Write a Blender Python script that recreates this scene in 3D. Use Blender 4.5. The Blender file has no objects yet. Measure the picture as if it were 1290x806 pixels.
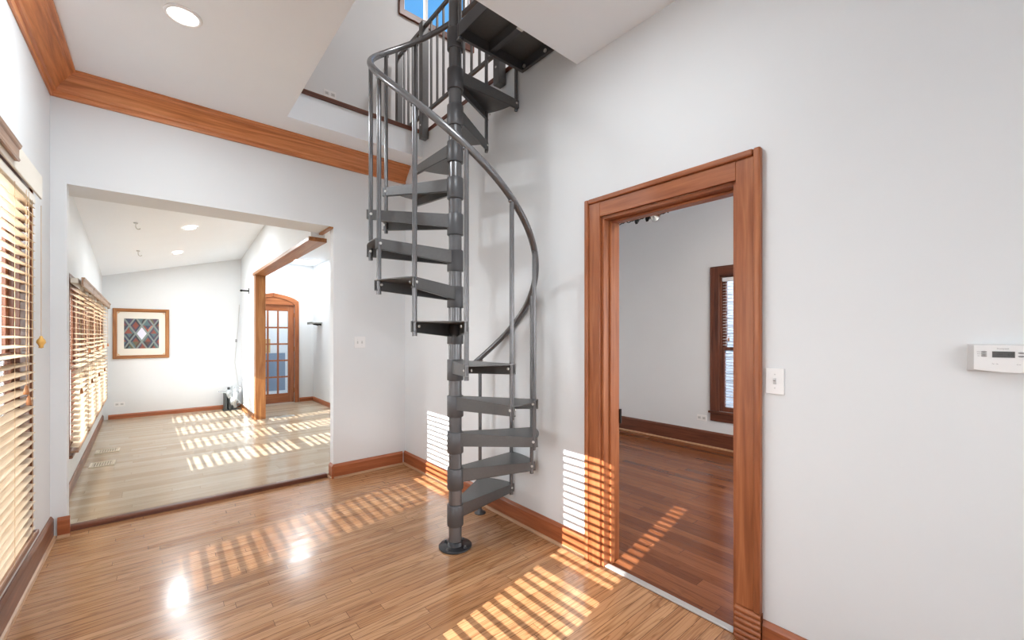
import bpy, bmesh, math, random
from mathutils import Vector, Matrix, Euler
random.seed(7)
PI = math.pi
R = math.radians
scene = bpy.context.scene
COL = scene.collection

# ------------------------------------------------------------------ materials
def new_mat(name):
    m = bpy.data.materials.new(name)
    m.use_nodes = True
    nt = m.node_tree
    b = nt.nodes['Principled BSDF']
    return m, nt, b

def lin(c):
    return tuple(((v / 255) / 12.92 if v / 255 <= 0.04045 else ((v / 255 + 0.055) / 1.055) ** 2.4) for v in c) + (1.0,)

def N(nt, kind, **kw):
    n = nt.nodes.new(kind)
    for k, v in kw.items():
        setattr(n, k, v)
    return n

def math_n(nt, op, a, b=None, clamp=False):
    n = nt.nodes.new('ShaderNodeMath'); n.operation = op; n.use_clamp = clamp
    for i, v in enumerate((a, b)):
        if v is None: continue
        if isinstance(v, (int, float)): n.inputs[i].default_value = v
        else: nt.links.new(v, n.inputs[i])
    return n.outputs[0]

def mixc(nt, fac, a, b, mode='MIX'):
    n = nt.nodes.new('ShaderNodeMix'); n.data_type = 'RGBA'; n.blend_type = mode
    for i, v in ((0, fac), (6, a), (7, b)):
        if isinstance(v, (int, float)): n.inputs[i].default_value = v
        elif isinstance(v, tuple): n.inputs[i].default_value = v
        else: nt.links.new(v, n.inputs[i])
    return n.outputs[2]

def ramp(nt, fac, stops):
    n = nt.nodes.new('ShaderNodeValToRGB')
    el = n.color_ramp.elements
    while len(el) < len(stops): el.new(0.5)
    for e, (p, c) in zip(el, stops):
        e.position = p; e.color = c
    nt.links.new(fac, n.inputs[0])
    return n.outputs[0]

def plain(name, rgb, rough=0.5, metal=0.0, spec=0.5, noise=0.0, nscale=8.0, bump=0.0, coat=0.0):
    m, nt, b = new_mat(name)
    c = lin(rgb)
    b.inputs['Base Color'].default_value = c
    b.inputs['Roughness'].default_value = rough
    b.inputs['Metallic'].default_value = metal
    b.inputs['Specular IOR Level'].default_value = spec
    b.inputs['Coat Weight'].default_value = coat
    if noise or bump:
        tc = N(nt, 'ShaderNodeTexCoord')
        nz = N(nt, 'ShaderNodeTexNoise'); nz.inputs['Scale'].default_value = nscale; nz.inputs['Detail'].default_value = 5
        nt.links.new(tc.outputs['Object'], nz.inputs['Vector'])
        if noise:
            d = tuple(v * (1 - noise) for v in c[:3]) + (1,)
            l = tuple(min(1, v * (1 + noise * .5)) for v in c[:3]) + (1,)
            nt.links.new(ramp(nt, nz.outputs['Fac'], [(0.3, d), (0.7, l)]), b.inputs['Base Color'])
        if bump:
            bp = N(nt, 'ShaderNodeBump'); bp.inputs['Strength'].default_value = bump; bp.inputs['Distance'].default_value = 0.002
            nt.links.new(nz.outputs['Fac'], bp.inputs['Height']); nt.links.new(bp.outputs[0], b.inputs['Normal'])
    return m

def wood(name, axis, dark, mid, light, rough=0.35, fine=1.0):
    """stained trim timber with grain running along one axis"""
    m, nt, b = new_mat(name)
    tc = N(nt, 'ShaderNodeTexCoord')
    mp = N(nt, 'ShaderNodeMapping')
    s = [16 * fine] * 3; s['xyz'.index(axis)] = 0.9
    mp.inputs['Scale'].default_value = s
    nt.links.new(tc.outputs['Object'], mp.inputs['Vector'])
    nz = N(nt, 'ShaderNodeTexNoise'); nz.inputs['Scale'].default_value = 1.6; nz.inputs['Detail'].default_value = 8; nz.inputs['Distortion'].default_value = 1.2
    nt.links.new(mp.outputs[0], nz.inputs['Vector'])
    nz2 = N(nt, 'ShaderNodeTexNoise'); nz2.inputs['Scale'].default_value = 9; nz2.inputs['Detail'].default_value = 4
    nt.links.new(mp.outputs[0], nz2.inputs['Vector'])
    c1 = ramp(nt, nz.outputs['Fac'], [(0.28, lin(dark)), (0.5, lin(mid)), (0.72, lin(light))])
    c2 = ramp(nt, nz2.outputs['Fac'], [(0.3, (0.76, 0.73, 0.7, 1)), (0.6, (1, 1, 1, 1))])
    nt.links.new(mixc(nt, 0.6, c1, c2, 'MULTIPLY'), b.inputs['Base Color'])
    b.inputs['Roughness'].default_value = rough
    bp = N(nt, 'ShaderNodeBump'); bp.inputs['Strength'].default_value = 0.12; bp.inputs['Distance'].default_value = 0.001
    nt.links.new(nz2.outputs['Fac'], bp.inputs['Height']); nt.links.new(bp.outputs[0], b.inputs['Normal'])
    return m

def planks(name, axis, width, length, stops, gap, rough, grain=0.5, gapw=0.028, spec=0.5):
    m, nt, b = new_mat(name)
    tc = N(nt, 'ShaderNodeTexCoord'); sp = N(nt, 'ShaderNodeSeparateXYZ')
    nt.links.new(tc.outputs['Object'], sp.inputs[0])
    u, v = (sp.outputs[0], sp.outputs[1]) if axis == 'x' else (sp.outputs[1], sp.outputs[0])
    vv = math_n(nt, 'DIVIDE', v, width)
    row = math_n(nt, 'FLOOR', vv)
    w1 = N(nt, 'ShaderNodeTexWhiteNoise', noise_dimensions='1D'); nt.links.new(row, w1.inputs['W'])
    uu = math_n(nt, 'ADD', math_n(nt, 'DIVIDE', u, length), math_n(nt, 'MULTIPLY', w1.outputs['Value'], 13.7))
    col = math_n(nt, 'FLOOR', uu)
    cb = N(nt, 'ShaderNodeCombineXYZ'); nt.links.new(row, cb.inputs[0]); nt.links.new(col, cb.inputs[1])
    w2 = N(nt, 'ShaderNodeTexWhiteNoise', noise_dimensions='2D'); nt.links.new(cb.outputs[0], w2.inputs['Vector'])
    idv = w2.outputs['Value']
    base = ramp(nt, idv, [(p, lin(c)) for p, c in stops])
    # fine pores
    gv = N(nt, 'ShaderNodeCombineXYZ')
    nt.links.new(math_n(nt, 'ADD', math_n(nt, 'MULTIPLY', u, 2.2), math_n(nt, 'MULTIPLY', idv, 37)), gv.inputs[0])
    nt.links.new(math_n(nt, 'MULTIPLY', v, 75), gv.inputs[1]); nt.links.new(math_n(nt, 'MULTIPLY', idv, 11), gv.inputs[2])
    nz = N(nt, 'ShaderNodeTexNoise'); nz.inputs['Scale'].default_value = 1.0; nz.inputs['Detail'].default_value = 6
    nt.links.new(gv.outputs[0], nz.inputs['Vector'])
    pores = ramp(nt, nz.outputs['Fac'], [(0.30, (0.5, 0.44, 0.38, 1)), (0.52, (1, 1, 1, 1))])
    # cathedral figure
    cv = N(nt, 'ShaderNodeCombineXYZ')
    nt.links.new(math_n(nt, 'ADD', math_n(nt, 'MULTIPLY', u, 0.9), math_n(nt, 'MULTIPLY', idv, 53)), cv.inputs[0])
    nt.links.new(math_n(nt, 'ADD', math_n(nt, 'MULTIPLY', v, 11), math_n(nt, 'MULTIPLY', idv, 23)), cv.inputs[1])
    n3 = N(nt, 'ShaderNodeTexNoise'); n3.inputs['Scale'].default_value = 1.1; n3.inputs['Detail'].default_value = 2.5; n3.inputs['Distortion'].default_value = 0.6
    nt.links.new(cv.outputs[0], n3.inputs['Vector'])
    rings = math_n(nt, 'FRACT', math_n(nt, 'MULTIPLY', n3.outputs['Fac'], 11))
    fig = ramp(nt, rings, [(0.0, (0.52, 0.44, 0.36, 1)), (0.2, (1, 1, 1, 1)), (0.82, (1, 1, 1, 1)), (1.0, (0.52, 0.44, 0.36, 1))])
    c = mixc(nt, grain, base, pores, 'MULTIPLY')
    c = mixc(nt, grain, c, fig, 'MULTIPLY')
    # joints
    fv = math_n(nt, 'FRACT', vv)
    g1 = math_n(nt, 'LESS_THAN', fv, gapw)
    g2 = math_n(nt, 'LESS_THAN', math_n(nt, 'FRACT', uu), 0.0022 / length)
    g = math_n(nt, 'MAXIMUM', g1, g2)
    c = mixc(nt, math_n(nt, 'MULTIPLY', g, 0.85), c, lin(gap))
    nt.links.new(c, b.inputs['Base Color'])
    rr = N(nt, 'ShaderNodeMapRange'); rr.inputs[3].default_value = rough * 0.8; rr.inputs[4].default_value = rough * 1.25
    nt.links.new(idv, rr.inputs[0]); nt.links.new(rr.outputs[0], b.inputs['Roughness'])
    b.inputs['Specular IOR Level'].default_value = spec
    bp = N(nt, 'ShaderNodeBump'); bp.inputs['Strength'].default_value = 0.06; bp.inputs['Distance'].default_value = 0.001
    hh = math_n(nt, 'SUBTRACT', nz.outputs['Fac'], math_n(nt, 'MULTIPLY', g, 1.0))
    nt.links.new(hh, bp.inputs['Height']); nt.links.new(bp.outputs[0], b.inputs['Normal'])
    return m

def emit(name, rgb, s):
    m, nt, b = new_mat(name)
    b.inputs['Base Color'].default_value = lin(rgb)
    b.inputs['Emission Color'].default_value = lin(rgb)
    b.inputs['Emission Strength'].default_value = s
    return m

def glass_pane(name, tint=(1, 1, 1, 1)):
    m = bpy.data.materials.new(name); m.use_nodes = True
    nt = m.node_tree; nt.nodes.clear()
    out = N(nt, 'ShaderNodeOutputMaterial'); mx = N(nt, 'ShaderNodeMixShader')
    tr = N(nt, 'ShaderNodeBsdfTransparent'); tr.inputs[0].default_value = tint
    gl = N(nt, 'ShaderNodeBsdfGlossy'); gl.inputs['Roughness'].default_value = 0.02
    fr = N(nt, 'ShaderNodeFresnel'); fr.inputs[0].default_value = 1.45
    ge = N(nt, 'ShaderNodeNewGeometry')
    f_ = math_n(nt, 'MULTIPLY', fr.outputs[0], math_n(nt, 'SUBTRACT', 1.0, ge.outputs['Backfacing']))
    nt.links.new(f_, mx.inputs[0]); nt.links.new(tr.outputs[0], mx.inputs[1]); nt.links.new(gl.outputs[0], mx.inputs[2])
    nt.links.new(mx.outputs[0], out.inputs[0])
    return m

def mesh_screen(name, dens):
    m = bpy.data.materials.new(name); m.use_nodes = True
    nt = m.node_tree; nt.nodes.clear()
    out = N(nt, 'ShaderNodeOutputMaterial'); mx = N(nt, 'ShaderNodeMixShader')
    tr = N(nt, 'ShaderNodeBsdfTransparent'); df = N(nt, 'ShaderNodeBsdfDiffuse'); df.inputs[0].default_value = (0.25, 0.25, 0.26, 1)
    mx.inputs[0].default_value = dens
    nt.links.new(tr.outputs[0], mx.inputs[1]); nt.links.new(df.outputs[0], mx.inputs[2]); nt.links.new(mx.outputs[0], out.inputs[0])
    return m

M = {}
M['wall'] = plain('wall_paint', (225, 228, 230), 0.55, spec=0.3, noise=0.012, nscale=2.5)
M['ceil'] = plain('ceiling_paint', (243, 248, 253), 0.7, spec=0.2, noise=0.01, nscale=3, bump=0.05)
M['floor1'] = planks('oak_strip_floor', 'x', 0.057, 1.1,
    [(0.0, (172, 123, 84)), (0.35, (186, 139, 98)), (0.7, (193, 147, 106)), (1.0, (179, 129, 88))], (62, 38, 24), 0.2, 0.7, gapw=0.045)
M['floor2'] = planks('pale_oak_floor', 'x', 0.083, 1.2,
    [(0.0, (176, 156, 131)), (0.4, (187, 170, 146)), (0.75, (196, 181, 159)), (1.0, (168, 146, 119))], (130, 110, 88), 0.2, 0.22, gapw=0.018)
M['floor3'] = planks('walnut_stained_floor', 'y', 0.082, 1.1,
    [(0.0, (112, 64, 38)), (0.4, (130, 77, 46)), (0.75, (140, 86, 54)), (1.0, (118, 68, 42))], (50, 30, 22), 0.22, 0.45, spec=0.25)
TR = ((136, 76, 44), (162, 96, 58), (178, 113, 73))
for a in 'xyz':
    M['trim_' + a] = wood('honey_trim_wood_' + a, a, *TR)
    M['base_' + a] = wood('baseboard_wood_' + a, a, (138, 76, 46), (166, 95, 58), (182, 111, 72))
    M['crown_' + a] = wood('crown_wood_' + a, a, (176, 106, 62), (208, 133, 83), (226, 156, 106))
    M['oak_' + a] = wood('golden_oak_' + a, a, (134, 82, 42), (164, 108, 61), (184, 131, 80))
    M['dark_' + a] = wood('dark_red_wood_' + a, a, (70, 36, 24), (104, 58, 40), (124, 72, 50))
    M['sash_' + a] = wood('window_wood_' + a, a, (92, 54, 36), (124, 78, 54), (146, 96, 68))
M['slat'] = wood('blind_slat_wood', 'y', (218, 194, 162), (228, 207, 178), (236, 219, 194), 0.45)
M['slat_white'] = plain('white_slats', (226, 226, 228), 0.5)
M['cream'] = plain('cream_rail', (230, 224, 212), 0.5)
M['shoe'] = wood('shoe_moulding_x', 'x', (168, 128, 96), (190, 150, 116), (206, 170, 136))
M['shoe_y'] = wood('shoe_moulding_y', 'y', (168, 128, 96), (190, 150, 116), (206, 170, 136))
M['metal'] = plain('graphite_powder_coat', (104, 104, 104), 0.36, metal=0.35, spec=0.5, noise=0.06, nscale=60, bump=0.04)
M['metal_dark'] = plain('graphite_collar', (92, 92, 94), 0.42, metal=0.35, spec=0.5)
M['metal_base'] = plain('dark_base_plate', (58, 59, 62), 0.28, metal=0.35)
M['tube'] = plain('graphite_tube', (116, 116, 118), 0.27, metal=0.5, spec=0.5)
M['bolt'] = plain('zinc_bolt', (225, 225, 222), 0.35, metal=0.4)
M['black'] = plain('black_metal', (26, 25, 24), 0.4, metal=0.3)
M['chrome'] = plain('satin_nickel', (205, 203, 198), 0.25, metal=1.0)
M['plastic'] = plain('white_plastic', (236, 236, 236), 0.4)
M['plastic_grey'] = plain('grey_plastic', (205, 205, 205), 0.45)
M['shelf'] = plain('grey_shelf', (170, 172, 166), 0.5)
M['lcd'] = plain('lcd_panel', (92, 92, 92), 0.25)
M['lcd_ink'] = plain('lcd_ink', (48, 48, 48), 0.5)
M['print'] = plain('grey_print', (120, 120, 120), 0.6)
M['button'] = plain('grey_button', (150, 150, 150), 0.5)
M['diffuser'] = emit('lit_diffuser', (255, 253, 248), 6.0)
M['glass'] = glass_pane('window_glass')
M['door_glass'] = glass_pane('door_glass', (0.9, 0.93, 0.95, 1))
M['screen'] = mesh_screen('insect_screen', 0.45)
M['mat_board'] = plain('cream_mat_board', (228, 224, 214), 0.7)
M['register'] = plain('cream_register', (222, 210, 190), 0.4, metal=0.1)
M['register_back'] = plain('register_shadow_box', (150, 138, 118), 0.8)
M['register_steel'] = plain('steel_register', (172, 172, 170), 0.35, metal=0.6)
M['dark_hole'] = plain('vent_dark', (60, 52, 46), 0.8)
M['ground'] = plain('outdoor_ground', (222, 224, 222), 0.9, noise=0.1, nscale=1.5)
M['siding'] = plain('grey_siding', (172, 178, 186), 0.7)
M['bluegrey'] = plain('blue_grey_panel', (136, 152, 172), 0.5)
M['tan'] = plain('tan_board', (214, 176, 120), 0.6)
M['white_paint'] = plain('white_gloss_paint', (238, 238, 238), 0.3)
M['wrap'] = plain('crumpled_plastic_film', (186, 193, 196), 0.22, spec=0.7, noise=0.45, nscale=22)
M['wrap_dark'] = plain('grey_machine_casing', (66, 72, 74), 0.4)
M['cord_white'] = plain('pale_cord', (205, 205, 203), 0.6)
M['cord'] = plain('tan_cord', (208, 178, 140), 0.7)
M['tassel'] = wood('tassel_wood', 'z', (150, 96, 58), (178, 120, 76), (196, 140, 92))
M['tassel_gold'] = plain('golden_knob_wood', (220, 176, 96), 0.4)
M['valance'] = wood('blind_valance_wood', 'y', (140, 104, 80), (170, 134, 106), (188, 154, 126))
M['valance_dark'] = plain('valance_end', (96, 70, 58), 0.5)
M['alum'] = plain('aluminium_threshold', (205, 203, 200), 0.3, metal=0.5)

# ------------------------------------------------------------------ mesh helpers
class MB:
    """collects geometry for ONE mesh object"""
    def __init__(s): s.v = []; s.f = []; s.mi = []; s.sm = []
    def add(s, vs, fs, mi=0, smooth=False):
        o = len(s.v); s.v += [tuple(v) for v in vs]
        for f in fs: s.f.append(tuple(o + i for i in f)); s.mi.append(mi); s.sm.append(smooth)
    def box(s, x0, x1, y0, y1, z0, z1, mi=0, mat=None, bev=0.0):
        bm = bmesh.new()
        bmesh.ops.create_cube(bm, size=1.0)
        sx, sy, sz = x1 - x0, y1 - y0, z1 - z0
        for v in bm.verts:
            v.co = Vector(((v.co.x + .5) * sx + x0, (v.co.y + .5) * sy + y0, (v.co.z + .5) * sz + z0))
        if bev: bmesh.ops.bevel(bm, geom=bm.edges[:], offset=bev, segments=2, affect='EDGES', profile=0.5)
        if mat is not None: bm.transform(mat)
        s.frombm(bm, mi)
    def frombm(s, bm, mi=0, smooth=False):
        bm.verts.index_update()
        s.add([v.co[:] for v in bm.verts], [[v.index for v in f.verts] for f in bm.faces], mi, smooth)
        bm.free()
    def cyl(s, p0, p1, r0, r1=None, n=16, mi=0, smooth=True, caps=True):
        r1 = r0 if r1 is None else r1
        p0, p1 = Vector(p0), Vector(p1); d = (p1 - p0).normalized()
        a = d.orthogonal().normalized(); b = d.cross(a)
        vs = []
        for p, r in ((p0, r0), (p1, r1)):
            for i in range(n):
                t = 2 * PI * i / n; vs.append(p + (a * math.cos(t) + b * math.sin(t)) * r)
        s.add(vs, [(i, (i + 1) % n, n + (i + 1) % n, n + i) for i in range(n)], mi, smooth)
        if caps:
            s.add(vs, [tuple(reversed(range(n)))], mi); s.add(vs, [tuple(range(n, 2 * n))], mi)
    def tube(s, pts, r, n=10, mi=0, closed=False):
        pts = [Vector(p) for p in pts]; rings = []
        prev = None
        for i, p in enumerate(pts):
            a = pts[max(0, i - 1)]; b = pts[min(len(pts) - 1, i + 1)]
            d = (b - a).normalized()
            if prev is None: u = d.orthogonal().normalized()
            else: u = (prev - d * prev.dot(d)).normalized()
            prev = u; w = d.cross(u)
            rings.append([p + (u * math.cos(2 * PI * k / n) + w * math.sin(2 * PI * k / n)) * r for k in range(n)])
        vs = [v for rg in rings for v in rg]
        fs = []
        for i in range(len(rings) - 1):
            for k in range(n):
                fs.append((i * n + k, i * n + (k + 1) % n, (i + 1) * n + (k + 1) % n, (i + 1) * n + k))
        s.add(vs, fs, mi, True)
        s.add(rings[0], [tuple(reversed(range(n)))], mi); s.add(rings[-1], [tuple(range(n))], mi)
    def lathe(s, prof, c=(0, 0, 0), n=24, mi=0, smooth=True):
        vs = []
        for r, z in prof:
            for i in range(n):
                t = 2 * PI * i / n; vs.append((c[0] + r * math.cos(t), c[1] + r * math.sin(t), c[2] + z))
        fs = []
        for j in range(len(prof) - 1):
            for i in range(n): fs.append((j * n + i, j * n + (i + 1) % n, (j + 1) * n + (i + 1) % n, (j + 1) * n + i))
        s.add(vs, fs, mi, smooth)
    def prism(s, poly, h, mi=0, plane='xy', at=0.0):
        """poly (2d) extruded by h along the third axis"""
        def P3(a, b, c):
            return {'xy': (a, b, c), 'xz': (a, c, b), 'yz': (c, a, b)}[plane]
        n = len(poly)
        vs = [P3(a, b, at) for a, b in poly] + [P3(a, b, at + h) for a, b in poly]
        s.add(vs, [tuple(range(n)), tuple(reversed(range(n, 2 * n)))] + [(i, i + n, (i + 1) % n + n, (i + 1) % n) for i in range(n)], mi)
    def sweep(s, prof, a, b, fn, mi=0):
        """profile points (p, z) carried from parameter a to b; fn(t, p, z) -> xyz, ends capped"""
        n = len(prof)
        vs = [fn(a, p, z) for p, z in prof] + [fn(b, p, z) for p, z in prof]
        s.add(vs, [(i, (i + 1) % n, n + (i + 1) % n, n + i) for i in range(n)] + [tuple(range(n)), tuple(range(n, 2 * n))], mi)
    def build(s, name, mats, parent=None, loc=None, rot=None):
        me = bpy.data.meshes.new(name)
        me.from_pydata(s.v, [], s.f)
        mats = mats if isinstance(mats, (list, tuple)) else [mats]
        for m in mats: me.materials.append(m)
        me.polygons.foreach_set('material_index', s.mi)
        me.polygons.foreach_set('use_smooth', s.sm)
        bm = bmesh.new(); bm.from_mesh(me)
        bmesh.ops.recalc_face_normals(bm, faces=bm.faces[:])
        bm.to_mesh(me); bm.free()
        me.update()
        o = bpy.data.objects.new(name, me); COL.objects.link(o)
        if parent is not None: o.parent = parent
        if loc is not None: o.location = loc
        if rot is not None: o.rotation_euler = rot
        return o

def tag(o, label=None, cat=None, group=None, kind=None):
    if label: o['label'] = label
    if cat: o['category'] = cat
    if group: o['group'] = group
    if kind: o['kind'] = kind
    return o

def empty(name, loc=(0, 0, 0), rz=0.0, label=None, cat=None, group=None, kind=None):
    o = bpy.data.objects.new(name, None); COL.objects.link(o)
    o.location = loc; o.rotation_euler = (0, 0, rz); o.empty_display_size = 0.05
    return tag(o, label, cat, group, kind)

def copy_tree(o, parent=None):
    c = o.copy(); COL.objects.link(c); c.parent = parent
    for ch in list(o.children): copy_tree(ch, c)
    return c

def struct(o, label, cat): return tag(o, label, cat, None, 'structure')

def panel(mb, axis, a0, a1, u0, u1, z0, z1, holes=(), mi=0):
    """slab standing along u (x or y) with rectangular holes; thickness a0..a1 along the other axis. One clean shell."""
    us = sorted({u0, u1, *[h[0] for h in holes], *[h[1] for h in holes]})
    zs = sorted({z0, z1, *[h[2] for h in holes], *[h[3] for h in holes]})
    us = [u for u in us if u0 <= u <= u1]; zs = [z for z in zs if z0 <= z <= z1]
    def solid(i, j):
        if i < 0 or j < 0 or i >= len(us) - 1 or j >= len(zs) - 1: return False
        cu, cz = (us[i] + us[i + 1]) / 2, (zs[j] + zs[j + 1]) / 2
        return not any(h[0] < cu < h[1] and h[2] < cz < h[3] for h in holes)
    def P3(a, u, z): return (a, u, z) if axis == 'x' else (u, a, z)
    for i in range(len(us) - 1):
        for j in range(len(zs) - 1):
            if not solid(i, j): continue
            A, B, C, D = us[i], us[i + 1], zs[j], zs[j + 1]
            for a in (a0, a1): mb.add([P3(a, A, C), P3(a, B, C), P3(a, B, D), P3(a, A, D)], [(0, 1, 2, 3)], mi)
            for (di, dj, q) in ((-1, 0, ((A, C), (A, D))), (1, 0, ((B, C), (B, D))), (0, -1, ((A, C), (B, C))), (0, 1, ((A, D), (B, D)))):
                if not solid(i + di, j + dj):
                    (p, q1), (r, s1) = q
                    mb.add([P3(a0, p, q1), P3(a1, p, q1), P3(a1, r, s1), P3(a0, r, s1)], [(0, 1, 2, 3)], mi)

# ------------------------------------------------------------------ numbers of the place (metres; room corner at 0,0,0)
XL = -2.66            # left wall
ZC = 3.254            # ceiling
ZC2 = 3.185           # ceiling on the near side of the stair well
ZU = 3.52             # upstairs floor
WX0, WY0, WY1 = -1.26, -2.49, -0.40     # stair well
YB = -7.0             # rear end of the room, behind the camera
OPX0, OPX1, OPZ = -2.58, -0.765, 2.49   # wide opening to the sun room
DY0, DY1, DZ = -3.478, -2.69, 2.145     # doorway in the right wall
F2 = 0.03             # sun room floor level
TILT = R(1.43)        # the sun room's window wall is slightly out of square
YF = 5.2              # far wall of the sun room
WA = (-1.60, -0.93, 0.30, 2.17)
WB = (-3.40, -2.80, 0.30, 2.17)
W2 = [(0.87, 1.56), (1.91, 2.58), (2.89, 3.60), (3.90, 4.65)]
W2Z = (0.42, 1.83)

# ------------------------------------------------------------------ room shell
mb = MB(); mb.box(XL - 0.2, 0.03, YB - 0.1, 0.09, -0.12, 0.0)
struct(mb.build('floor', M['floor1']), 'honey oak strip floor of the stair room', 'floor')
mb = MB(); mb.box(XL - 0.45, 0.55, 0.0901, 5.35, -0.12, F2)
struct(mb.build('floor', M['floor2']), 'pale washed oak floor of the sun room beyond the wide opening', 'floor')
mb = MB(); mb.box(0.0301, 3.45, -5.2, 0.08, -0.12, 0.0)
struct(mb.build('floor', M['floor3']), 'dark reddish plank floor seen through the wood cased doorway', 'floor')

# right wall with the doorway
mb = MB(); panel(mb, 'x', 0.0, 0.15, YB, 0.1, 0.0, ZU - 0.03, [(DY0, DY1, -0.1, DZ)])
struct(mb.build('wall_right', M['wall']), 'white wall on the right holding the cased doorway and thermostat', 'wall')
# back wall with wide opening
mb = MB()
panel(mb, 'y', 0.0, 0.1, XL - 0.16, -0.0005, 0.0, ZU - 0.03, [(OPX0, OPX1, -0.1, OPZ)])
mb.box(OPX0 - 0.08, -0.745, 0.1005, 0.36, OPZ, ZU - 0.03)
struct(mb.build('wall_back', M['wall']), 'white wall with the wide square opening to the sun room', 'wall')
# left wall
mb = MB(); panel(mb, 'x', XL - 0.036, XL, YB, -0.0005, 0.0, ZC, [WA, WB])
struct(mb.build('wall_left', M['wall']), 'white wall with the slatted blind window of the stair room', 'wall')
# rear wall behind the camera: opening added to let sky light in
mb = MB(); panel(mb, 'y', YB - 0.15, YB, XL, 0.0, 0.0, ZC, [(-2.5, -1.0, 1.0, 2.3)])
struct(mb.build('wall_rear', M['wall']), 'white wall behind the viewpoint with an added sky light opening', 'wall')
# ceiling: left part, strip behind the well, lower part in front of it
mb = MB()
mb.box(XL, WX0, YB, -0.0005, ZC, ZU - 0.02)
mb.box(WX0 + 0.0002, -0.0005, WY1, -0.0005, ZC, ZU - 0.02)
mb.box(WX0 + 0.0002, -0.0005, YB, WY0, ZC2, ZU - 0.02)
struct(mb.build('ceiling', M['ceil']), 'white ceiling cut open around the spiral stair well', 'ceiling')

# sun room shell (window wall slightly rotated)
FR1 = Matrix.Translation((XL, 0, 0))
FR2 = Matrix.Translation((XL, 0, 0)) @ Matrix.Rotation(TILT, 4, 'Z')
def place(o, fr):
    o.location = fr.to_translation(); o.rotation_euler = fr.to_euler(); return o
mb = MB(); panel(mb, 'x', -0.036, 0.0, 0.12, YF + 0.05, 0.0, 3.0, [(a, b, W2Z[0], W2Z[1]) for a, b in W2])
struct(place(mb.build('wall_left', M['wall']), FR2), 'white sun room wall with a row of four blind covered windows', 'wall')
def zceil(x, y): return 2.385 + 0.26 * (x + 2.79) - 0.072 * (y - 5.2)
DX0, DX1 = -0.72, 0.055      # french door leaf
mb = MB(); panel(mb, 'y', YF, YF + 0.12, XL - 0.4, 0.55, 0.0, 3.3, [(DX0, DX1, -0.1, 2.04)])
struct(mb.build('wall_far', M['wall']), 'white far wall of the sun room with framed panel and french door', 'wall')
mb = MB(); mb.box(-0.88, -0.742, 3.76, YF - 0.0005, F2, 3.3); mb.box(-0.88, -0.742, 0.3605, 3.7595, 2.445, 3.5)
struct(mb.build('wall_middle', M['wall']), 'white partition and header between sun room and hall', 'wall')
mb = MB(); mb.box(0.42, 0.55, 0.1005, YF - 0.0005, F2, 3.3)
struct(mb.build('wall_right', M['wall']), 'white hall wall to the right of the french door', 'wall')
mb = MB()
cx = [(-3.1, 0.1), (-0.8795, 0.1), (-0.8795, 5.32), (-3.1, 5.32)]
vs = [(x, max(y, 0.3605), zceil(x, y)) for x, y in cx] + [(x, max(y, 0.3605), zceil(x, y) + 0.1) for x, y in cx]
mb.add(vs, [(0, 1, 2, 3), (4, 5, 6, 7), (0, 1, 5, 4), (1, 2, 6, 5), (2, 3, 7, 6), (3, 0, 4, 7)])
mb.box(-0.7415, 0.42, 0.1005, YF, 2.88, 3.0)
struct(mb.build('ceiling', M['ceil']), 'sloping white ceiling of the sun room', 'ceiling')

# room behind the doorway
mb = MB(); panel(mb, 'x', 3.25, 3.4, -5.2, 0.08, 0.0, 3.3, [(-2.75, -2.0, 0.47, 2.16)])
struct(mb.build('wall_far', M['wall']), 'white far wall of the room behind the doorway', 'wall')
mb = MB(); mb.box(0.1505, 3.25, -0.05, 0.0795, 0, 3.3)
struct(mb.build('wall_left', M['wall']), 'white side wall of the room behind the doorway', 'wall')
mb = MB(); panel(mb, 'y', -5.2, -5.05, 0.1505, 3.25, 0, 3.3, [(0.9, 2.5, 0.6, 2.2)])  # opening added out of view to bring daylight into this room
struct(mb.build('wall_right', M['wall']), 'white wall of the room behind the doorway with an added daylight opening', 'wall')
mb = MB(); mb.box(0.1505, 3.25, -5.05, -0.05, 3.2, 3.3)
struct(mb.build('ceiling', M['ceil']), 'white ceiling of the room behind the doorway', 'ceiling')

# upstairs
UWX0, UWX1, UWZ0, UWZ1 = 0.07, 1.0, 5.17, 6.3
mb = MB(); panel(mb, 'y', 0.2, 0.32, -3.2, 2.6, ZU - 0.02, 6.9, [(UWX0, UWX1, UWZ0, UWZ1)])
struct(mb.build('wall_back', M['wall']), 'grey white upstairs wall with the high window', 'wall')
mb = MB(); panel(mb, 'x', 2.6, 2.75, -5.0, 0.32, ZU - 0.02, 6.9)
struct(mb.build('wall_right', M['wall']), 'white upstairs wall to the right of the guard railing', 'wall')
mb = MB(); mb.box(-3.35, -3.2, -5.0, 0.32, ZU - 0.02, 6.9)
struct(mb.build('wall_left', M['wall']), 'white upstairs wall on the left side', 'wall')
mb = MB(); mb.box(-3.35, 2.75, -5.15, -5.0, ZU - 0.02, 6.9)
struct(mb.build('wall_front', M['wall']), 'white upstairs wall opposite the high window', 'wall')
mb = MB(); mb.box(-3.35, 2.75, -5.15, 0.32, 6.9, 7.0)
struct(mb.build('ceiling', M['ceil']), 'white upstairs ceiling above the stair well', 'ceiling')
mb = MB()
mb.box(-3.2, WX0 - 0.001, -5.0, 0.2, ZU - 0.0199, ZU)
mb.box(WX0, 2.6, WY1 + 0.02, 0.2, ZU - 0.0199, ZU)
mb.box(0.02, 2.6, -5.0, WY1 + 0.0195, ZU - 0.0199, ZU)
mb.box(WX0, 0.0195, -5.0, WY0 - 0.001, ZU - 0.0199, ZU)
struct(mb.build('floor', M['floor1']), 'upstairs floor around the stair well', 'floor')
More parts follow.
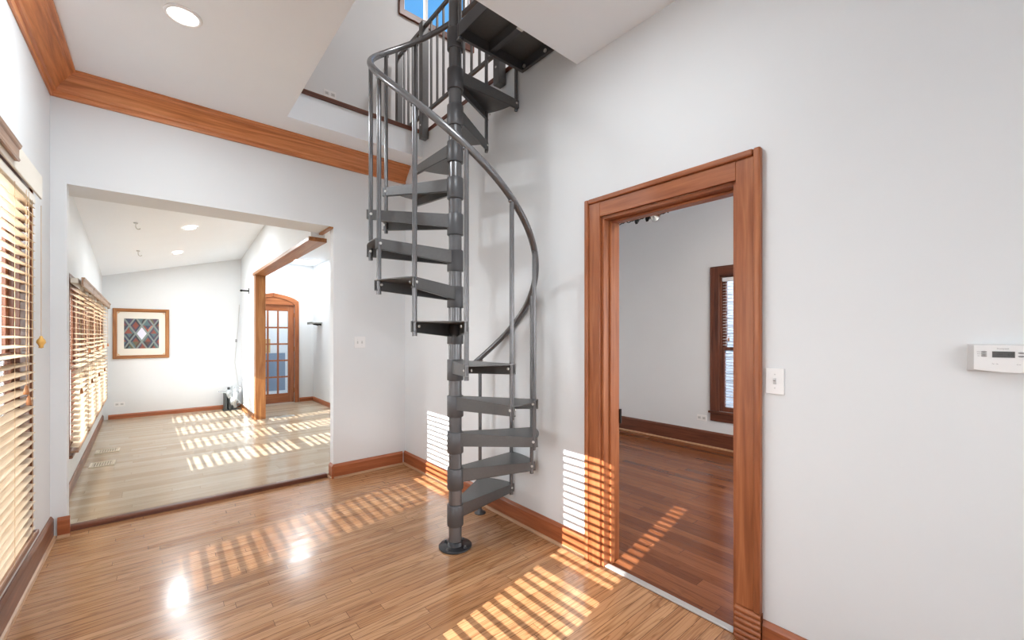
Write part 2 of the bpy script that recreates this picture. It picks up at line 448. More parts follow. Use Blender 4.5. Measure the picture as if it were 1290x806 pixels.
# timber edge around the well
mb = MB(); mb.box(WX0, -0.012, WY1 - 0.014, WY1 - 0.001, ZU - 0.03, ZU + 0.012, bev=0.003)
struct(mb.build('trim_1', M['dark_x']), 'brown timber nosing along the back edge of the stair well', 'trim')
mb = MB(); mb.box(-0.013, -0.001, WY0, WY1 - 0.001, ZU - 0.045, ZU - 0.012, bev=0.003)
struct(mb.build('trim_2', M['dark_y']), 'brown timber nosing along the right edge of the stair well', 'trim')

# ------------------------------------------------------------------ mouldings
CR = [(0, 3.087), (0.014, 3.087), (0.018, 3.10), (0.018, 3.118), (0.03, 3.124), (0.036, 3.14), (0.05, 3.158), (0.068, 3.178),
      (0.092, 3.2), (0.1, 3.212), (0.104, 3.218), (0.116, 3.222), (0.122, 3.236), (0.137, 3.238), (0.137, 3.2535), (0, 3.2535)]
mb = MB(); mb.sweep(CR, 0, 1, lambda t, p, z: ((XL + p) if t == 0 else -0.001, -0.0006 - p, z))
struct(mb.build('trim_3', M['crown_x']), 'stained wood crown moulding over the wide opening', 'trim')
mb = MB(); mb.sweep(CR, 0, 1, lambda t, p, z: (XL + 0.0006 + p, (-p - 0.0006) if t == 0 else YB + 0.001, z))
struct(mb.build('trim_4', M['crown_y']), 'stained wood crown moulding along the left wall', 'trim')

def bb_prof(h): return [(0, 0), (0.018, 0), (0.018, h - 0.022), (0.012, h - 0.010), (0.006, h), (0, h)]
SH = [(0.018, 0), (0.034, 0), (0.033, 0.008), (0.028, 0.015), (0.018, 0.018)]
def base_x(name, x0, x1, y, sgn, h, z0, mat, label, shoe=True):
    o = MB(); o.sweep(bb_prof(h), x0, x1, lambda t, p, z: (t, y + sgn * (p + 0.0006), z0 + z + 0.0003))
    r = struct(o.build(name, mat), label, 'baseboard')
    if shoe:
        s_ = MB(); s_.sweep(SH, x0, x1, lambda t, p, z: (t, y + sgn * (p + 0.0006), z0 + z + 0.0003)); s_.build('shoe_moulding', M['shoe'], r)
    return r
def base_y(name, y0, y1, x, sgn, h, z0, mat, label, shoe=True):
    o = MB(); o.sweep(bb_prof(h), y0, y1, lambda t, p, z: (x + sgn * (p + 0.0006), t, z0 + z + 0.0003))
    r = struct(o.build(name, mat), label, 'baseboard')
    if shoe:
        s_ = MB(); s_.sweep(SH, y0, y1, lambda t, p, z: (x + sgn * (p + 0.0006), t, z0 + z + 0.0003)); s_.build('shoe_moulding', M['shoe_y'], r)
    return r
base_x('baseboard_back', OPX1 - 0.0, -0.036, 0, -1, 0.14, 0, M['base_x'], 'brown baseboard between the wide opening and the room corner')
base_x('baseboard_back', XL + 0.036, OPX0 + 0.018, 0, -1, 0.14, 0, M['base_x'], 'short brown baseboard stub left of the wide opening')
base_y('baseboard_right', -2.575, -0.0006, 0, -1, 0.14, 0, M['base_y'], 'brown baseboard behind the spiral stair')
base_y('baseboard_right', YB, -3.5885, 0, -1, 0.14, 0, M['base_y'], 'brown baseboard under the thermostat')
base_y('baseboard_left', YB, -0.0006, XL, 1, 0.155, 0, M['sash_y'], 'brown baseboard under the near window')
base_y('baseboard_right', -0.017, 0.0895, OPX1, -1, 0.14, 0, M['base_y'], 'baseboard return around the right jamb of the opening')
base_x('baseboard_far', -2.72, -0.885, YF, -1, 0.075, F2, M['base_x'], 'low brown baseboard under the framed panel', False)
base_x('baseboard_far', 0.145, 0.405, YF, -1, 0.085, F2, M['base_x'], 'low brown baseboard right of the french door', False)
base_y('baseboard_right', 0.11, YF - 0.02, 0.42, -1, 0.085, F2, M['base_y'], 'low brown baseboard of the hall wall', False)
base_y('baseboard_right', 3.765, YF - 0.02, -0.88, -1, 0.075, F2, M['oak_y'], 'low brown baseboard of the partition', False)
o = MB(); o.sweep(bb_prof(0.09), 0.13, YF - 0.02, lambda t, p, z: (p + 0.0006, t, z + F2))
struct(place(o.build('baseboard_left', M['sash_y']), FR2), 'brown baseboard under the row of sun room windows', 'baseboard')
base_y('baseboard_far', -5.0, -0.06, 3.25, -1, 0.2, 0, M['dark_y'], 'tall dark baseboard of the room behind the doorway')
# nosing where the sun room floor steps up
mb = MB(); mb.sweep([(0, 0.0004), (0, 0.026), (0.004, 0.034), (0.012, 0.037), (0.055, 0.037), (0.055, 0.0305), (0.022, 0.0305), (0.022, 0.0004)], OPX0 + 0.001, OPX1 - 0.04,
    lambda t, p, z: (t, 0.068 + p, z))
struct(mb.build('trim_5', M['dark_x']), 'brown stair nosing along the edge of the raised sun room floor', 'trim')

# timber post and beam in the sun room
mb = MB(); mb.box(-0.882, -0.736, 3.605, 3.758, F2, 2.40, bev=0.004)
struct(mb.build('trim_6', M['oak_z']), 'golden oak post at the end of the partition', 'post')
mb = MB(); mb.box(-0.90, -0.72, 0.361, 3.758, 2.4005, 2.444, bev=0.004)
struct(mb.build('trim_7', M['oak_y']), 'golden oak beam lining running from the post to the opening', 'beam')
mb = MB(); mb.box(-0.80, OPX1 + 0.0, 0.002, 0.36, OPZ - 0.018, OPZ - 0.0005)
struct(mb.build('trim_8', M['oak_y']), 'thin oak strip at the top right of the opening', 'trim')

# ------------------------------------------------------------------ doorway casing (right wall)
dr = empty('door_1', (0, -3.08, 0), 0, 'stained wood doorway casing in the right wall', 'doorway', None, 'structure')
def cz(y0, y1, z0, z1, name, x0=-0.022, x1=-0.0006, m='trim_z', bev=0.0025):
    b_ = MB(); b_.box(x0, x1, y0 + 3.08, y1 + 3.08, z0, z1, bev=bev); return b_.build(name, M[m], dr)
ZH = DZ + 0.120
cz(DY1 + 0.0, DY1 + 0.082, 0.0, ZH - 0.03, 'casing_board')
cz(DY1 + 0.0825, DY1 + 0.113, 0.0, ZH, 'back_band', x0=-0.036, bev=0.008)
cz(DY0 - 0.078, DY0, 0.1655, ZH - 0.03, 'casing_board')
cz(DY0 - 0.109, DY0 - 0.0785, 0.1655, ZH, 'back_band', x0=-0.036, bev=0.008)
cz(DY0 + 0.0005, DY1 - 0.0005, DZ, ZH - 0.0305, 'header_board', m='trim_y')
cz(DY0 - 0.078, DY1 + 0.082, ZH - 0.03, ZH, 'head_band', x0=-0.036, m='trim_y', bev=0.008)
b_ = MB()   # plinth block with horizontal reeds
b_.box(-0.026, -0.0006, DY0 - 0.109 + 3.08, DY0 + 3.08, 0, 0.165)
for i in range(6):
    z = 0.022 + i * 0.026
    b_.cyl((-0.024, DY0 - 0.109 + 3.08, z), (-0.024, DY0 + 3.08, z), 0.0115, n=12)
b_.build('plinth_block', M['trim_y'], dr)
for (a, b2, c2, d2) in ((DY1 - 0.018, DY1 - 0.0005, DY1 - 0.032, DY1 - 0.0185), (DY0 + 0.0005, DY0 + 0.018, DY0 + 0.0185, DY0 + 0.032)):
    b_ = MB(); b_.box(-0.004, 0.154, a + 3.08, b2 + 3.08, 0, DZ - 0.0005, bev=0.002); jb = b_.build('jamb', M['trim_z'], dr)
    b_ = MB(); b_.box(0.05, 0.085, c2 + 3.08, d2 + 3.08, 0, DZ - 0.018, bev=0.003); b_.build('door_stop', M['trim_z'], jb)
b_ = MB(); b_.box(-0.004, 0.154, DY0 + 0.018 + 3.08, DY1 - 0.018 + 3.08, DZ - 0.018, DZ - 0.0005, bev=0.002)
b_.box(0.05, 0.085, DY0 + 0.033 + 3.08, DY1 - 0.033 + 3.08, DZ - 0.032, DZ - 0.0185, bev=0.003)
b_.build('head_jamb', M['trim_y'], dr)
b_ = MB(); b_.box(0.0, 0.042, DY0 + 0.02 + 3.08, DY1 - 0.02 + 3.08, 0.0003, 0.010, bev=0.004); b_.build('threshold', M['alum'], dr)
b_ = MB(); b_.box(0.1505, 0.1565, DY1 - 0.024 + 3.08, DY1 - 0.019 + 3.08, 0.86, 0.95); b_.cyl((0.157, DY1 - 0.025 + 3.08, 0.86), (0.157, DY1 - 0.025 + 3.08, 0.95), 0.007, n=10)
b_.build('hinge', M['black'], dr)

# ------------------------------------------------------------------ windows and blinds (local frame: x into the room, y along the wall)
def inverse_label(o): return o
def make_window(n, fr, y0, y1, z0, z1, cas, label, mat='sash', sill=True, rail=None, screen=None, cap=False, dp=0.035):
    root = empty('window_%d' % n, (0, 0, 0), 0, label, 'window', None, 'structure')
    T = fr @ Matrix.Translation((0, (y0 + y1) / 2, z0))
    root.location = T.to_translation(); root.rotation_euler = T.to_euler()
    w = (y1 - y0) / 2; h = z1 - z0; e = 0.0006
    zr = (rail - z0) if rail else h / 2
    for a, c in ((-w + e, -w + 0.018), (w - 0.018, w - e)):
        b_ = MB(); b_.box(-dp, 0.0, a, c, e, h - e); b_.build('jamb', M[mat + '_z'], root)
    b_ = MB(); b_.box(-dp, 0.0, -w + 0.018, w - 0.018, h - 0.018, h - e); b_.build('head_jamb', M[mat + '_y'], root)
    cl, crr = cas
    for a, c in ((-w - cl, -w + 0.004), (w - 0.004, w + crr)):
        b_ = MB(); b_.box(e, 0.02, a, c, 0.0 if sill else -0.06, h + 0.10, bev=0.003); 
        b_.box(e, 0.03, (a if a < 0 else c - 0.02), (a + 0.02 if a < 0 else c), 0.0 if sill else -0.06, h + 0.10, bev=0.004)
        b_.build('casing', M[mat + '_z'], root)
    b_ = MB(); b_.box(e, 0.022, -w - cl, w + crr, h + 0.1005, h + 0.16 if cap else h + 0.115, bev=0.003)
    if cap: b_.sweep([(0, 0), (0.026, 0), (0.03, 0.008), (0.038, 0.022), (0.04, 0.03), (0, 0.03)], -w - cl - 0.02, w + crr + 0.01, lambda t, p, z: (p + e, t, h + 0.1605 + z))
    b_.build('head_casing', M[mat + '_y'], root)
    b_ = MB(); b_.box(e, 0.02, -w, w, h - 0.004, h + 0.1, bev=0.002); b_.build('head_board', M[mat + '_y'], root)
    if sill:
        b_ = MB(); b_.box(e, 0.05, -w - cl - 0.015, w + crr + 0.015, -0.028, -0.0005, bev=0.006)
        b_.build('stool', M[mat + '_y'], root)
        b_ = MB(); b_.box(e, 0.018, -w - cl, w + crr, -0.045 if mat != 'dark' else -0.13, -0.0285, bev=0.003)
        b_.build('apron', M[mat + '_y'], root)
    # sashes: upper outside, lower inside
    for k, (a, c, x) in enumerate(((zr - 0.02, h - 0.02, -dp), (0.002, zr + 0.02, -dp * 0.48))):
        b_ = MB(); s = 0.042; ww = w - 0.019; td = dp * 0.48
        b_.box(x, x + td, -ww, -ww + s, a, c, bev=0.002); b_.box(x, x + td, ww - s, ww, a, c, bev=0.002)
        b_.box(x, x + td, -ww + s, ww - s, a, a + (0.055 if k else 0.036), bev=0.002); b_.box(x, x + td, -ww + s, ww - s, c - 0.036, c, bev=0.002)
        sash = b_.build('sash', M[mat + '_z'], root)
        b_ = MB(); b_.box(x + td * 0.4, x + td * 0.6, -ww + s - 0.004, ww - s + 0.004, a + 0.03, c - 0.03); b_.build('glass', M['glass'], sash)
    if screen:
        b_ = MB(); b_.box(-dp - 0.004, -dp - 0.003, -w + 0.02, w - 0.02, 0.01, zr + 0.01); b_.build('insect_screen', M['screen'], root)
    return root

def make_blind(fr, y0, y1, zt, zb, xc, tilt, label, group=None, slat='slat', pitch=0.0475, sw=0.05, valance=None, fascia=None, cords=((0.82, 0.5),), name='window_blind', headmat='cream', nladder=3, wcord=None):
    root = empty(name, (0, 0, 0), 0, label, 'window blind', group)
    T = fr @ Matrix.Translation((xc, (y0 + y1) / 2, zb))
    root.location = T.to_translation(); root.rotation_euler = T.to_euler()
    w = (y1 - y0) / 2; h = zt - zb
    b_ = MB(); b_.box(-0.024, 0.024, -w, w, h - 0.045, h, bev=0.003); b_.build('head_rail', M[headmat], root)
    b_ = MB(); z = 0.05
    ct, st = math.cos(tilt), math.sin(tilt)
    while z < h - 0.06:
        mt = Matrix.Translation((0, 0, z)) @ Matrix.Rotation(tilt, 4, 'Y')
        b_.box(-sw / 2, sw / 2, -w + 0.003, w - 0.003, -0.0014, 0.0014, mat=mt)
        z += pitch
    b_.build('slats', M[slat], root)
    b_ = MB(); b_.box(-0.025, 0.025, -w + 0.002, w - 0.002, 0.0, 0.018, bev=0.003); b_.build('bottom_rail', M['valance'] if slat == 'slat' else M['slat_white'], root)
    for i in range(nladder):
        yy = -w + 0.09 + (2 * w - 0.18) * i / (nladder - 1)
        b_ = MB()
        for x in (-0.027, 0.027): b_.cyl((x, yy, 0.004), (x, yy, h - 0.04), 0.0011, n=5)
        b_.build('ladder_cord', M['cord'] if slat == 'slat' else M['cord_white'], root)
    for (fy, zc) in cords:
        yy = -w + fy * 2 * w
        b_ = MB(); b_.cyl((0.034, yy, h - 0.03), (0.034, yy, h - zc), 0.0012, n=6)
        c_ = b_.build('pull_cord', M['cord'], root)
        b_ = MB(); b_.lathe([(0.0, 0.012), (0.005, 0.01), (0.007, 0.0), (0.0105, -0.022), (0.0115, -0.032), (0.009, -0.036), (0.0, -0.037)], (0.034, yy, h - zc), 12)
        b_.build('tassel', M['tassel'], c_)
    if fascia:
        f0, f1, fz0, fz1, fx_ = fascia; m_ = (y0 + y1) / 2
        b_ = MB(); b_.box(fx_ + 0.004, fx_ + 0.014, f0 - m_, f1 - m_, fz0 - zb, fz1 - zb, bev=0.003); b_.build('fascia', M['cream'], root)
    if valance:
        v0, v1, vz, vx = valance
        b_ = MB(); b_.sweep([(0, 0), (0.012, 0), (0.016, 0.008), (0.012, 0.02), (0.012, 0.055), (0.018, 0.062), (0.022, 0.075), (0, 0.075)], v0 - (y0 + y1) / 2, v1 - (y0 + y1) / 2,
            lambda t, p, z_: (vx + 0.012 + p, t, vz - zb + z_))
        b_.box(0.024, vx + 0.014, v1 - (y0 + y1) / 2 - 0.012, v1 - (y0 + y1) / 2, vz - zb, vz - zb + 0.075)
        b_.build('valance', M['valance'], root)
    return root

make_window(1, FR1, *WA, (0.12, 0.24), 'brown framed sash window beside the wide opening in the stair room', rail=1.31, screen=True, cap=True)
make_window(2, FR1, *WB, (0.12, 0.12), 'brown framed sash window opposite the cased doorway', rail=1.33, cap=True)
make_blind(FR1, WA[0] - 0.12, WA[1] + 0.10, 2.185, 0.315, 0.034, R(11), 'large cream wooden blind with two hanging tassels on the stair room window',
           valance=(WA[0] - 0.2, -1.33, 2.225, 0.026), fascia=(WA[0] - 0.19, WA[1] + 0.20, 2.195, 2.325, 0.022), cords=((0.70, 1.03), (0.76, 1.09)))
make_blind(FR1, WB[0] - 0.06, WB[1] + 0.06, 2.185, 0.315, 0.034, R(11), 'cream wooden blind on the window directly opposite the cased doorway', cords=((0.2, 0.9),))
# golden knob hanging on the cord at the blind's edge
ck = empty('cord_knob', (XL + 0.075, -0.80, 1.385), 0, 'golden wooden cord knob hanging at the edge of the large cream blind', 'cord knob')
b_ = MB(); b_.cyl((0, 0, 0.03), (0, 0, 0.76), 0.0014, n=6); b_.build('cord', M['cord'], ck)
b_ = MB(); b_.lathe([(0, 0.03), (0.006, 0.028), (0.008, 0.018), (0.017, 0.006), (0.019, -0.008), (0.012, -0.02), (0.009, -0.03), (0.011, -0.036), (0.0, -0.04)], n=14); b_.build('knob', M['tassel_gold'], ck)

ORD = ['nearest', 'second', 'third', 'farthest']
for i, (a, b2) in enumerate(W2):
    make_window(3 + i, FR2, a, b2, W2Z[0], W2Z[1], (0.15, 0.15), '%s brown framed window in the sun room wall, counted from the opening' % ORD[i], rail=1.12)
    lab = ['sun room wooden slat blind beside the wide opening', 'second sun room slat blind counted from the wide opening',
           'third sun room slat blind counted from the wide opening', 'sun room wooden slat blind next to the framed panel wall'][i]
    make_blind(FR2, a - 0.13, b2 + 0.13, 1.90, 0.43, 0.056, R(11), lab, 'sun room window blinds', valance=(a - 0.15, b2 + 0.15, 1.83, 0.03), cords=((0.12, 0.95), (0.88, 0.62)))
# far room window (behind the doorway) and its white mini blind
FR3 = Matrix.Translation((3.25, -2.375, 0)) @ Matrix.Rotation(PI, 4, 'Z')
make_window(7, FR3, -0.375, 0.375, 0.47, 2.16, (0.105, 0.105), 'dark framed sash window in the room behind the doorway', mat='dark', rail=1.25, dp=0.09)
make_blind(FR3, -0.345, 0.345, 2.13, 0.49, -0.03, R(12), 'white mini blind in the dark framed window behind the doorway', None, 'slat_white', 0.036, 0.03, cords=((0.12, 0.75),), headmat='slat_white')
# upstairs window
uw = empty('window_8', ((UWX0 + UWX1) / 2, 0.2, UWZ0), 0, 'high upstairs window showing blue sky', 'window', None, 'structure')
w = (UWX1 - UWX0) / 2; h = UWZ1 - UWZ0
b_ = MB()
b_.box(-w - 0.055, -w + 0.004, -0.03, -0.0006, -0.07, h + 0.07, bev=0.003); b_.box(w - 0.004, w + 0.055, -0.03, -0.0006, -0.07, h + 0.07, bev=0.003)
b_.build('casing', M['dark_z'], uw)
b_ = MB(); b_.box(-w, w, -0.03, -0.0006, -0.07, 0.004, bev=0.003); b_.box(-w, w, -0.03, -0.0006, h - 0.004, h + 0.07, bev=0.003); b_.build('casing', M['dark_x'], uw)
b_ = MB(); b_.box(-w + 0.0006, -w + 0.035, 0.03, 0.07, 0.0006, h); b_.box(w - 0.035, w - 0.0006, 0.03, 0.07, 0.0006, h); b_.box(-w + 0.3, -w + 0.34, 0.03, 0.07, 0.0006, h)
b_.box(-w + 0.035, w - 0.035, 0.03, 0.07, 0.0006, 0.035)
fr_ = b_.build('sash', M['white_paint'], uw)
b_ = MB(); b_.box(-w + 0.03, w - 0.03, 0.048, 0.052, 0.02, h - 0.01); b_.build('glass', M['glass'], fr_)
# frame of the unseen rear window, added as a sky light source
rw = empty('window_9', (-1.75, YB, 1.0), 0, 'broad white window added behind the viewpoint for sky light', 'window', None, 'structure')
b_ = MB()
for x in (-0.7494, -0.025, 0.6994): b_.box(x, x + 0.05, -0.11, -0.05, 0.0006, 1.2994)
b_.box(-0.70, 0.70, -0.11, -0.05, 0.0006, 0.06); b_.box(-0.70, 0.70, -0.11, -0.05, 1.24, 1.2994)
b_.build('sash', M['white_paint'], rw)

# ------------------------------------------------------------------ french door with arched head
fd = empty('door_2', ((DX0 + DX1) / 2, YF, F2), 0, 'golden wood french door with fifteen panes under an arched head', 'door', None, 'structure')
hw = (DX1 - DX0) / 2; DH = 2.0
b_ = MB(); ST = 0.115
y0, y1 = 0.02, 0.058
b_.box(-hw + 0.004, -hw + ST, y0, y1, 0.01, DH, bev=0.002); b_.box(hw - ST, hw - 0.004, y0, y1, 0.01, DH, bev=0.002)
leaf = b_.build('door_leaf', M['trim_z'], fd)
b_ = MB(); b_.box(-hw + ST, hw - ST, y0, y1, 0.01, 0.20, bev=0.002); b_.box(-hw + ST, hw - ST, y0, y1, DH - 0.125, DH, bev=0.002)
b_.build('rail', M['trim_x'], leaf)
gw = 2 * (hw - ST); gh = DH - 0.325
b_ = MB()
for i in (1, 2): x = -hw + ST + gw * i / 3; b_.box(x - 0.016, x + 0.016, y0 + 0.004, y1 - 0.004, 0.2, DH - 0.125)
for j in range(1, 5): z = 0.2 + gh * j / 5; b_.box(-hw + ST, hw - ST, y0 + 0.006, y1 - 0.006, z - 0.016, z + 0.016)
b_.build('muntins', M['trim_z'], leaf)
b_ = MB(); b_.box(-hw + ST - 0.003, hw - ST + 0.003, 0.037, 0.041, 0.197, DH - 0.122); b_.build('glass', M['door_glass'], leaf)
for z in (0.25, 1.1, 1.8):
    b_ = MB(); b_.cyl((hw - 0.002, 0.012, z - 0.045), (hw - 0.002, 0.012, z + 0.045), 0.007, n=10); b_.build('hinge', M['oak_z'], leaf)
for s in (-1, 1):
    b_ = MB(); b_.box(min(s * (hw + 0.0), s * (hw + 0.078)), max(s * (hw + 0.0), s * (hw + 0.078)), -0.026, -0.0006, 0, 2.09, bev=0.004)
    b_.box(min(s * (hw + 0.058), s * (hw + 0.08)), max(s * (hw + 0.058), s * (hw + 0.08)), -0.034, -0.0006, 0, 2.09, bev=0.004)
    b_.build('casing', M['trim_z'], fd)
# arched head: outer band over a pointed tympanum
def arch(x, zpk, zsp, W): 
    t = min(1, abs(x) / W); return zsp + (zpk - zsp) * (1 - 0.58 * t - 0.42 * t ** 5)
n = 28; W = hw + 0.08
outer = [(-W + 2 * W * i / n, 0) for i in range(n + 1)]
top = [(x, arch(x, 2.235, 2.075, W)) for x, _ in outer]
low = [(x * (hw + 0.0) / W, arch(x, 2.165, 2.005, W)) for x, _ in outer]
b_ = MB()
for i in range(n):
    poly = [low[i], low[i + 1], top[i + 1], top[i]]
    vs = [(x, -0.032, z) for x, z in poly] + [(x, -0.0006, z) for x, z in poly]
    b_.add(vs, [(0, 1, 2, 3), (7, 6, 5, 4), (0, 4, 5, 1), (2, 6, 7, 3)])
b_.build('arched_casing', M['trim_x'], fd)
b_ = MB(); poly = [(-hw, 2.0)] + [(x, z) for x, z in low] + [(hw, 2.0)]
b_.prism(poly, 0.014, plane='xz', at=-0.0156); b_.build('tympanum', M['trim_x'], fd)
b_ = MB(); b_.box(-0.004, 0.004, -0.036, -0.032, 2.168, 2.232); b_.build('key_joint', M['dark_z'], fd)
b_ = MB(); b_.box(-hw + 0.0006, hw - 0.0006, 0.0, 0.119, DH + 0.001, DH + 0.009); b_.build('head_jamb', M['oak_x'], fd)
# white vestibule and storm door behind the french door
mb = MB()
mb.box(-1.3, -1.2, 5.3205, 6.5, 0, 2.7); mb.box(0.62, 0.72, 5.3205, 6.5, 0, 2.7); mb.box(-1.3, 0.72, 6.4, 6.5, 0, 2.7); mb.box(-1.3, 0.72, 5.3205, 6.5, 2.7, 2.8); mb.box(-1.3, 0.72, 5.351, 6.5, -0.1, F2)
struct(mb.build('wall_back', M['wall']), 'white vestibule seen through the french door panes', 'wall')
sd = empty('door_3', (-0.30, 6.36, F2), 0, 'white storm door with blue grey lower panel behind the french door glass', 'door', None, 'structure')
b_ = MB(); b_.box(-0.50, 0.50, 0, 0.03, 0.001, 2.1); b_.build('door_leaf', M['white_paint'], sd)
b_ = MB(); b_.box(-0.43, 0.42, -0.012, -0.0005, 0.13, 0.98, bev=0.004); b_.build('lower_panel', M['bluegrey'], sd)
b_ = MB(); b_.box(-0.06, 0.12, -0.02, -0.0005, 0.99, 1.30, bev=0.004); b_.build('board', M['tan'], sd)
vestibule_fill_loc = (-0.3, 5.75, 2.7)

# ------------------------------------------------------------------ SPIRAL STAIRCASE
PX, PY = -0.562, -1.907
Z0, DZT = 0.2814, 0.24285
C1, DA = R(21.0), R(30.473)
HWA = R(16.15); RT = 0.56
def zt(k): return Z0 + DZT * (k - 1)
def ca(k): return C1 - DA * (k - 1)
st = empty('spiral_staircase', (PX, PY, 0), 0, 'graphite grey metal spiral staircase with curved handrail', 'staircase')
b_ = MB(); b_.cyl((0, 0, 0.013), (0, 0, 4.7), 0.0435, n=28); b_.build('centre_pole', M['tube'], st)
b_ = MB(); b_.lathe([(0, 0), (0.108, 0), (0.11, 0.003), (0.11, 0.009), (0.107, 0.012), (0.056, 0.0125), (0.052, 0.016), (0.05, 0.04), (0.0445, 0.042)], n=36)
bp_ = b_.build('base_plate', M['metal_base'], st)
for a in (20, 110, 200, 290):
    b_ = MB(); x, y = 0.083 * math.cos(R(a)), 0.083 * math.sin(R(a))
    b_.cyl((x, y, 0.012), (x, y, 0.016), 0.013, n=16); b_.cyl((x, y, 0.016), (x, y, 0.024), 0.008, n=6, smooth=False); b_.build('anchor_bolt', M['metal_dark'], bp_)
# one tread with collar and bolts, then copies
def tread_mesh():
    t_ = MB(); n = 12
    ox, oy = RT * math.cos(HWA), RT * math.sin(HWA)
    ix, iy = 0.036, 0.036
    arc = [(RT * 1.004 * math.cos(-HWA + 2 * HWA * i / n), RT * 1.004 * math.sin(-HWA + 2 * HWA * i / n)) for i in range(n + 1)]
    poly = [(ix, iy), (ix, -iy)] + arc
    t_.prism(poly, 0.005, at=-0.005)
    for s in (-1, 1):
        d = Vector((ox - ix, s * (oy - iy), 0)).normalized(); nrm = Vector((-d.y, d.x, 0)) * (-s)
        p0 = Vector((ix, s * iy, 0)); p1 = Vector((ox, s * oy, 0)) + d * 0.006
        hs = (0.088, 0.06)
        A = [p0, p1, p1 - Vector((0, 0, hs[1])), p0 - Vector((0, 0, hs[0]))]
        B = [q + nrm * 0.005 for q in A]
        off = Vector((0, 0, -0.0052)); A[0] = A[0] + off * 0; 
        t_.add(A + B, [(0, 1, 2, 3), (7, 6, 5, 4), (0, 4, 5, 1), (1, 5, 6, 2), (2, 6, 7, 3), (3, 7, 4, 0)])
        # stiffening lip under the flange
        C = [p0 - Vector((0, 0, hs[0])), p1 - Vector((0, 0, hs[1])), p1 - Vector((0, 0, hs[1])) + nrm * 0.018, p0 - Vector((0, 0, hs[0])) + nrm * 0.018]
        t_.add(C + [c + Vector((0, 0, 0.004)) for c in C], [(0, 1, 2, 3), (7, 6, 5, 4), (0, 4, 5, 1), (2, 6, 7, 3), (1, 5, 6, 2)])
    return t_
def collar_mesh(top=0.004, bot=-0.136):
    c_ = MB(); c_.lathe([(0.0442, bot), (0.0525, bot), (0.0545, bot + 0.003), (0.0545, top - 0.003), (0.0525, top), (0.0442, top)], n=28); return c_
tr0 = tread_mesh().build('tread', M['metal'], st)
collar_mesh().build('collar', M['metal_dark'], tr0)
for s in (-1, 1):
    b_ = MB(); ang = s * HWA
    er, et = Vector((math.cos(ang), math.sin(ang), 0)), Vector((-math.sin(ang), math.cos(ang), 0)) * s
    p = er * (RT - 0.022) + et * 0.0 + Vector((0, 0, -0.028))
    b_.cyl(p - et * 0.002, p + et * 0.006, 0.0085, n=12); b_.cyl(p + et * 0.006, p + et * 0.010, 0.006, 0.003, n=12)
    b_.build('bolt', M['bolt'], tr0)
    b_ = MB(); q = p - et * 0.034
    b_.cyl(q, q - et * 0.006, 0.008, n=6, smooth=False)
    b_.build('nut', M['bolt'], tr0)
for k in range(1, 14):
    t = tr0 if k == 1 else copy_tree(tr0, st)
    t.location = (0, 0, zt(k)); t.rotation_euler = (0, 0, ca(k))
# balusters and handrail
RB = 0.541
def zrail(a): return 1.235 + 0.2437 * ((C1 + DA / 2 - a) / DA)
for k in range(1, 15):
    a = ca(k) + DA / 2
    x, y = RB * math.cos(a), RB * math.sin(a)
    zb = 0.011 if k == 1 else zt(k - 1) - 0.082
    b_ = MB(); b_.cyl((x, y, zb), (x, y, zrail(a) - 0.02), 0.0135, n=14)
    d = Vector((math.sin(a), -math.cos(a), 0.42)).normalized()
    p = Vector((x, y, zrail(a) - 0.022)); b_.cyl(p - d * 0.022, p + d * 0.022, 0.010, n=8)
    bl = b_.build('baluster', M['tube'], st)
    if k == 1:
        b_ = MB(); b_.lathe([(0, 0), (0.045, 0), (0.046, 0.004), (0.043, 0.008), (0.02, 0.0105), (0.018, 0.03), (0.0137, 0.032)], (x, y, 0.0005), 24); b_.build('foot_flange', M['metal_dark'], bl)
pts = []
a0, a1 = C1 + DA / 2 + R(6), ca(14) + DA / 2 + R(31)
for i in range(161):
    a = a0 + (a1 - a0) * i / 160
    pts.append((RB * math.cos(a), RB * math.sin(a), zrail(a)))
b_ = MB(); b_.tube(pts, 0.0205, n=16); b_.build('handrail', M['tube'], st)
# landing platform at the top
lx0, lx1, ly0, ly1, lzt, lzb = -0.025, 0.549, WY0 - PY + 0.004, -0.062, 3.462, 3.372
b_ = MB(); b_.box(lx0, lx1, ly0, ly1, lzt - 0.006, lzt)
lp = b_.build('landing_platform', M['metal'], st)
for nm, q in (('edge_flange', (lx0, lx1, ly1 - 0.006, ly1)), ('edge_flange', (lx1 - 0.006, lx1, ly0, ly1 - 0.0062)), ('edge_flange', (lx0, lx0 + 0.006, ly0, ly1 - 0.0062)), ('cross_beam', (0.235, 0.275, ly0, ly1 - 0.0062))):
    b_ = MB(); b_.box(q[0], q[1], q[2], q[3], lzb + (0.02 if nm == 'cross_beam' else 0), lzt - 0.0062); b_.build(nm, M['metal_dark'], lp)
b_ = MB(); b_.box(lx0 + 0.006, lx1 - 0.006, ly1 - 0.024, ly1 - 0.0062, lzb, lzb + 0.004); b_.box(lx1 - 0.024, lx1 - 0.0062, ly0, ly1 - 0.0245, lzb, lzb + 0.004); b_.build('flange_lip', M['metal_dark'], lp)
for (x, y, ax) in ((lx1 - 0.03, ly1, 'y'), (lx1, ly1 - 0.03, 'x'), (lx1, ly1 - 0.25, 'x')):
    b_ = MB(); p = Vector((x, y, lzb + 0.04)); d = Vector((0, 1, 0)) if ax == 'y' else Vector((-1, 0, 0))
    if ax == 'x': p = Vector((lx1 - 0.0062, y, lzb + 0.035))
    b_.cyl(p, p + d * 0.008, 0.013, n=14); b_.build('bolt', M['bolt'], lp)
b_ = MB(); b_.box(0.23, 0.28, ly0 + 0.16, ly0 + 0.22, lzb + 0.014, lzb + 0.0198, bev=0.002); b_.build('slot_plate', M['bolt'], lp)
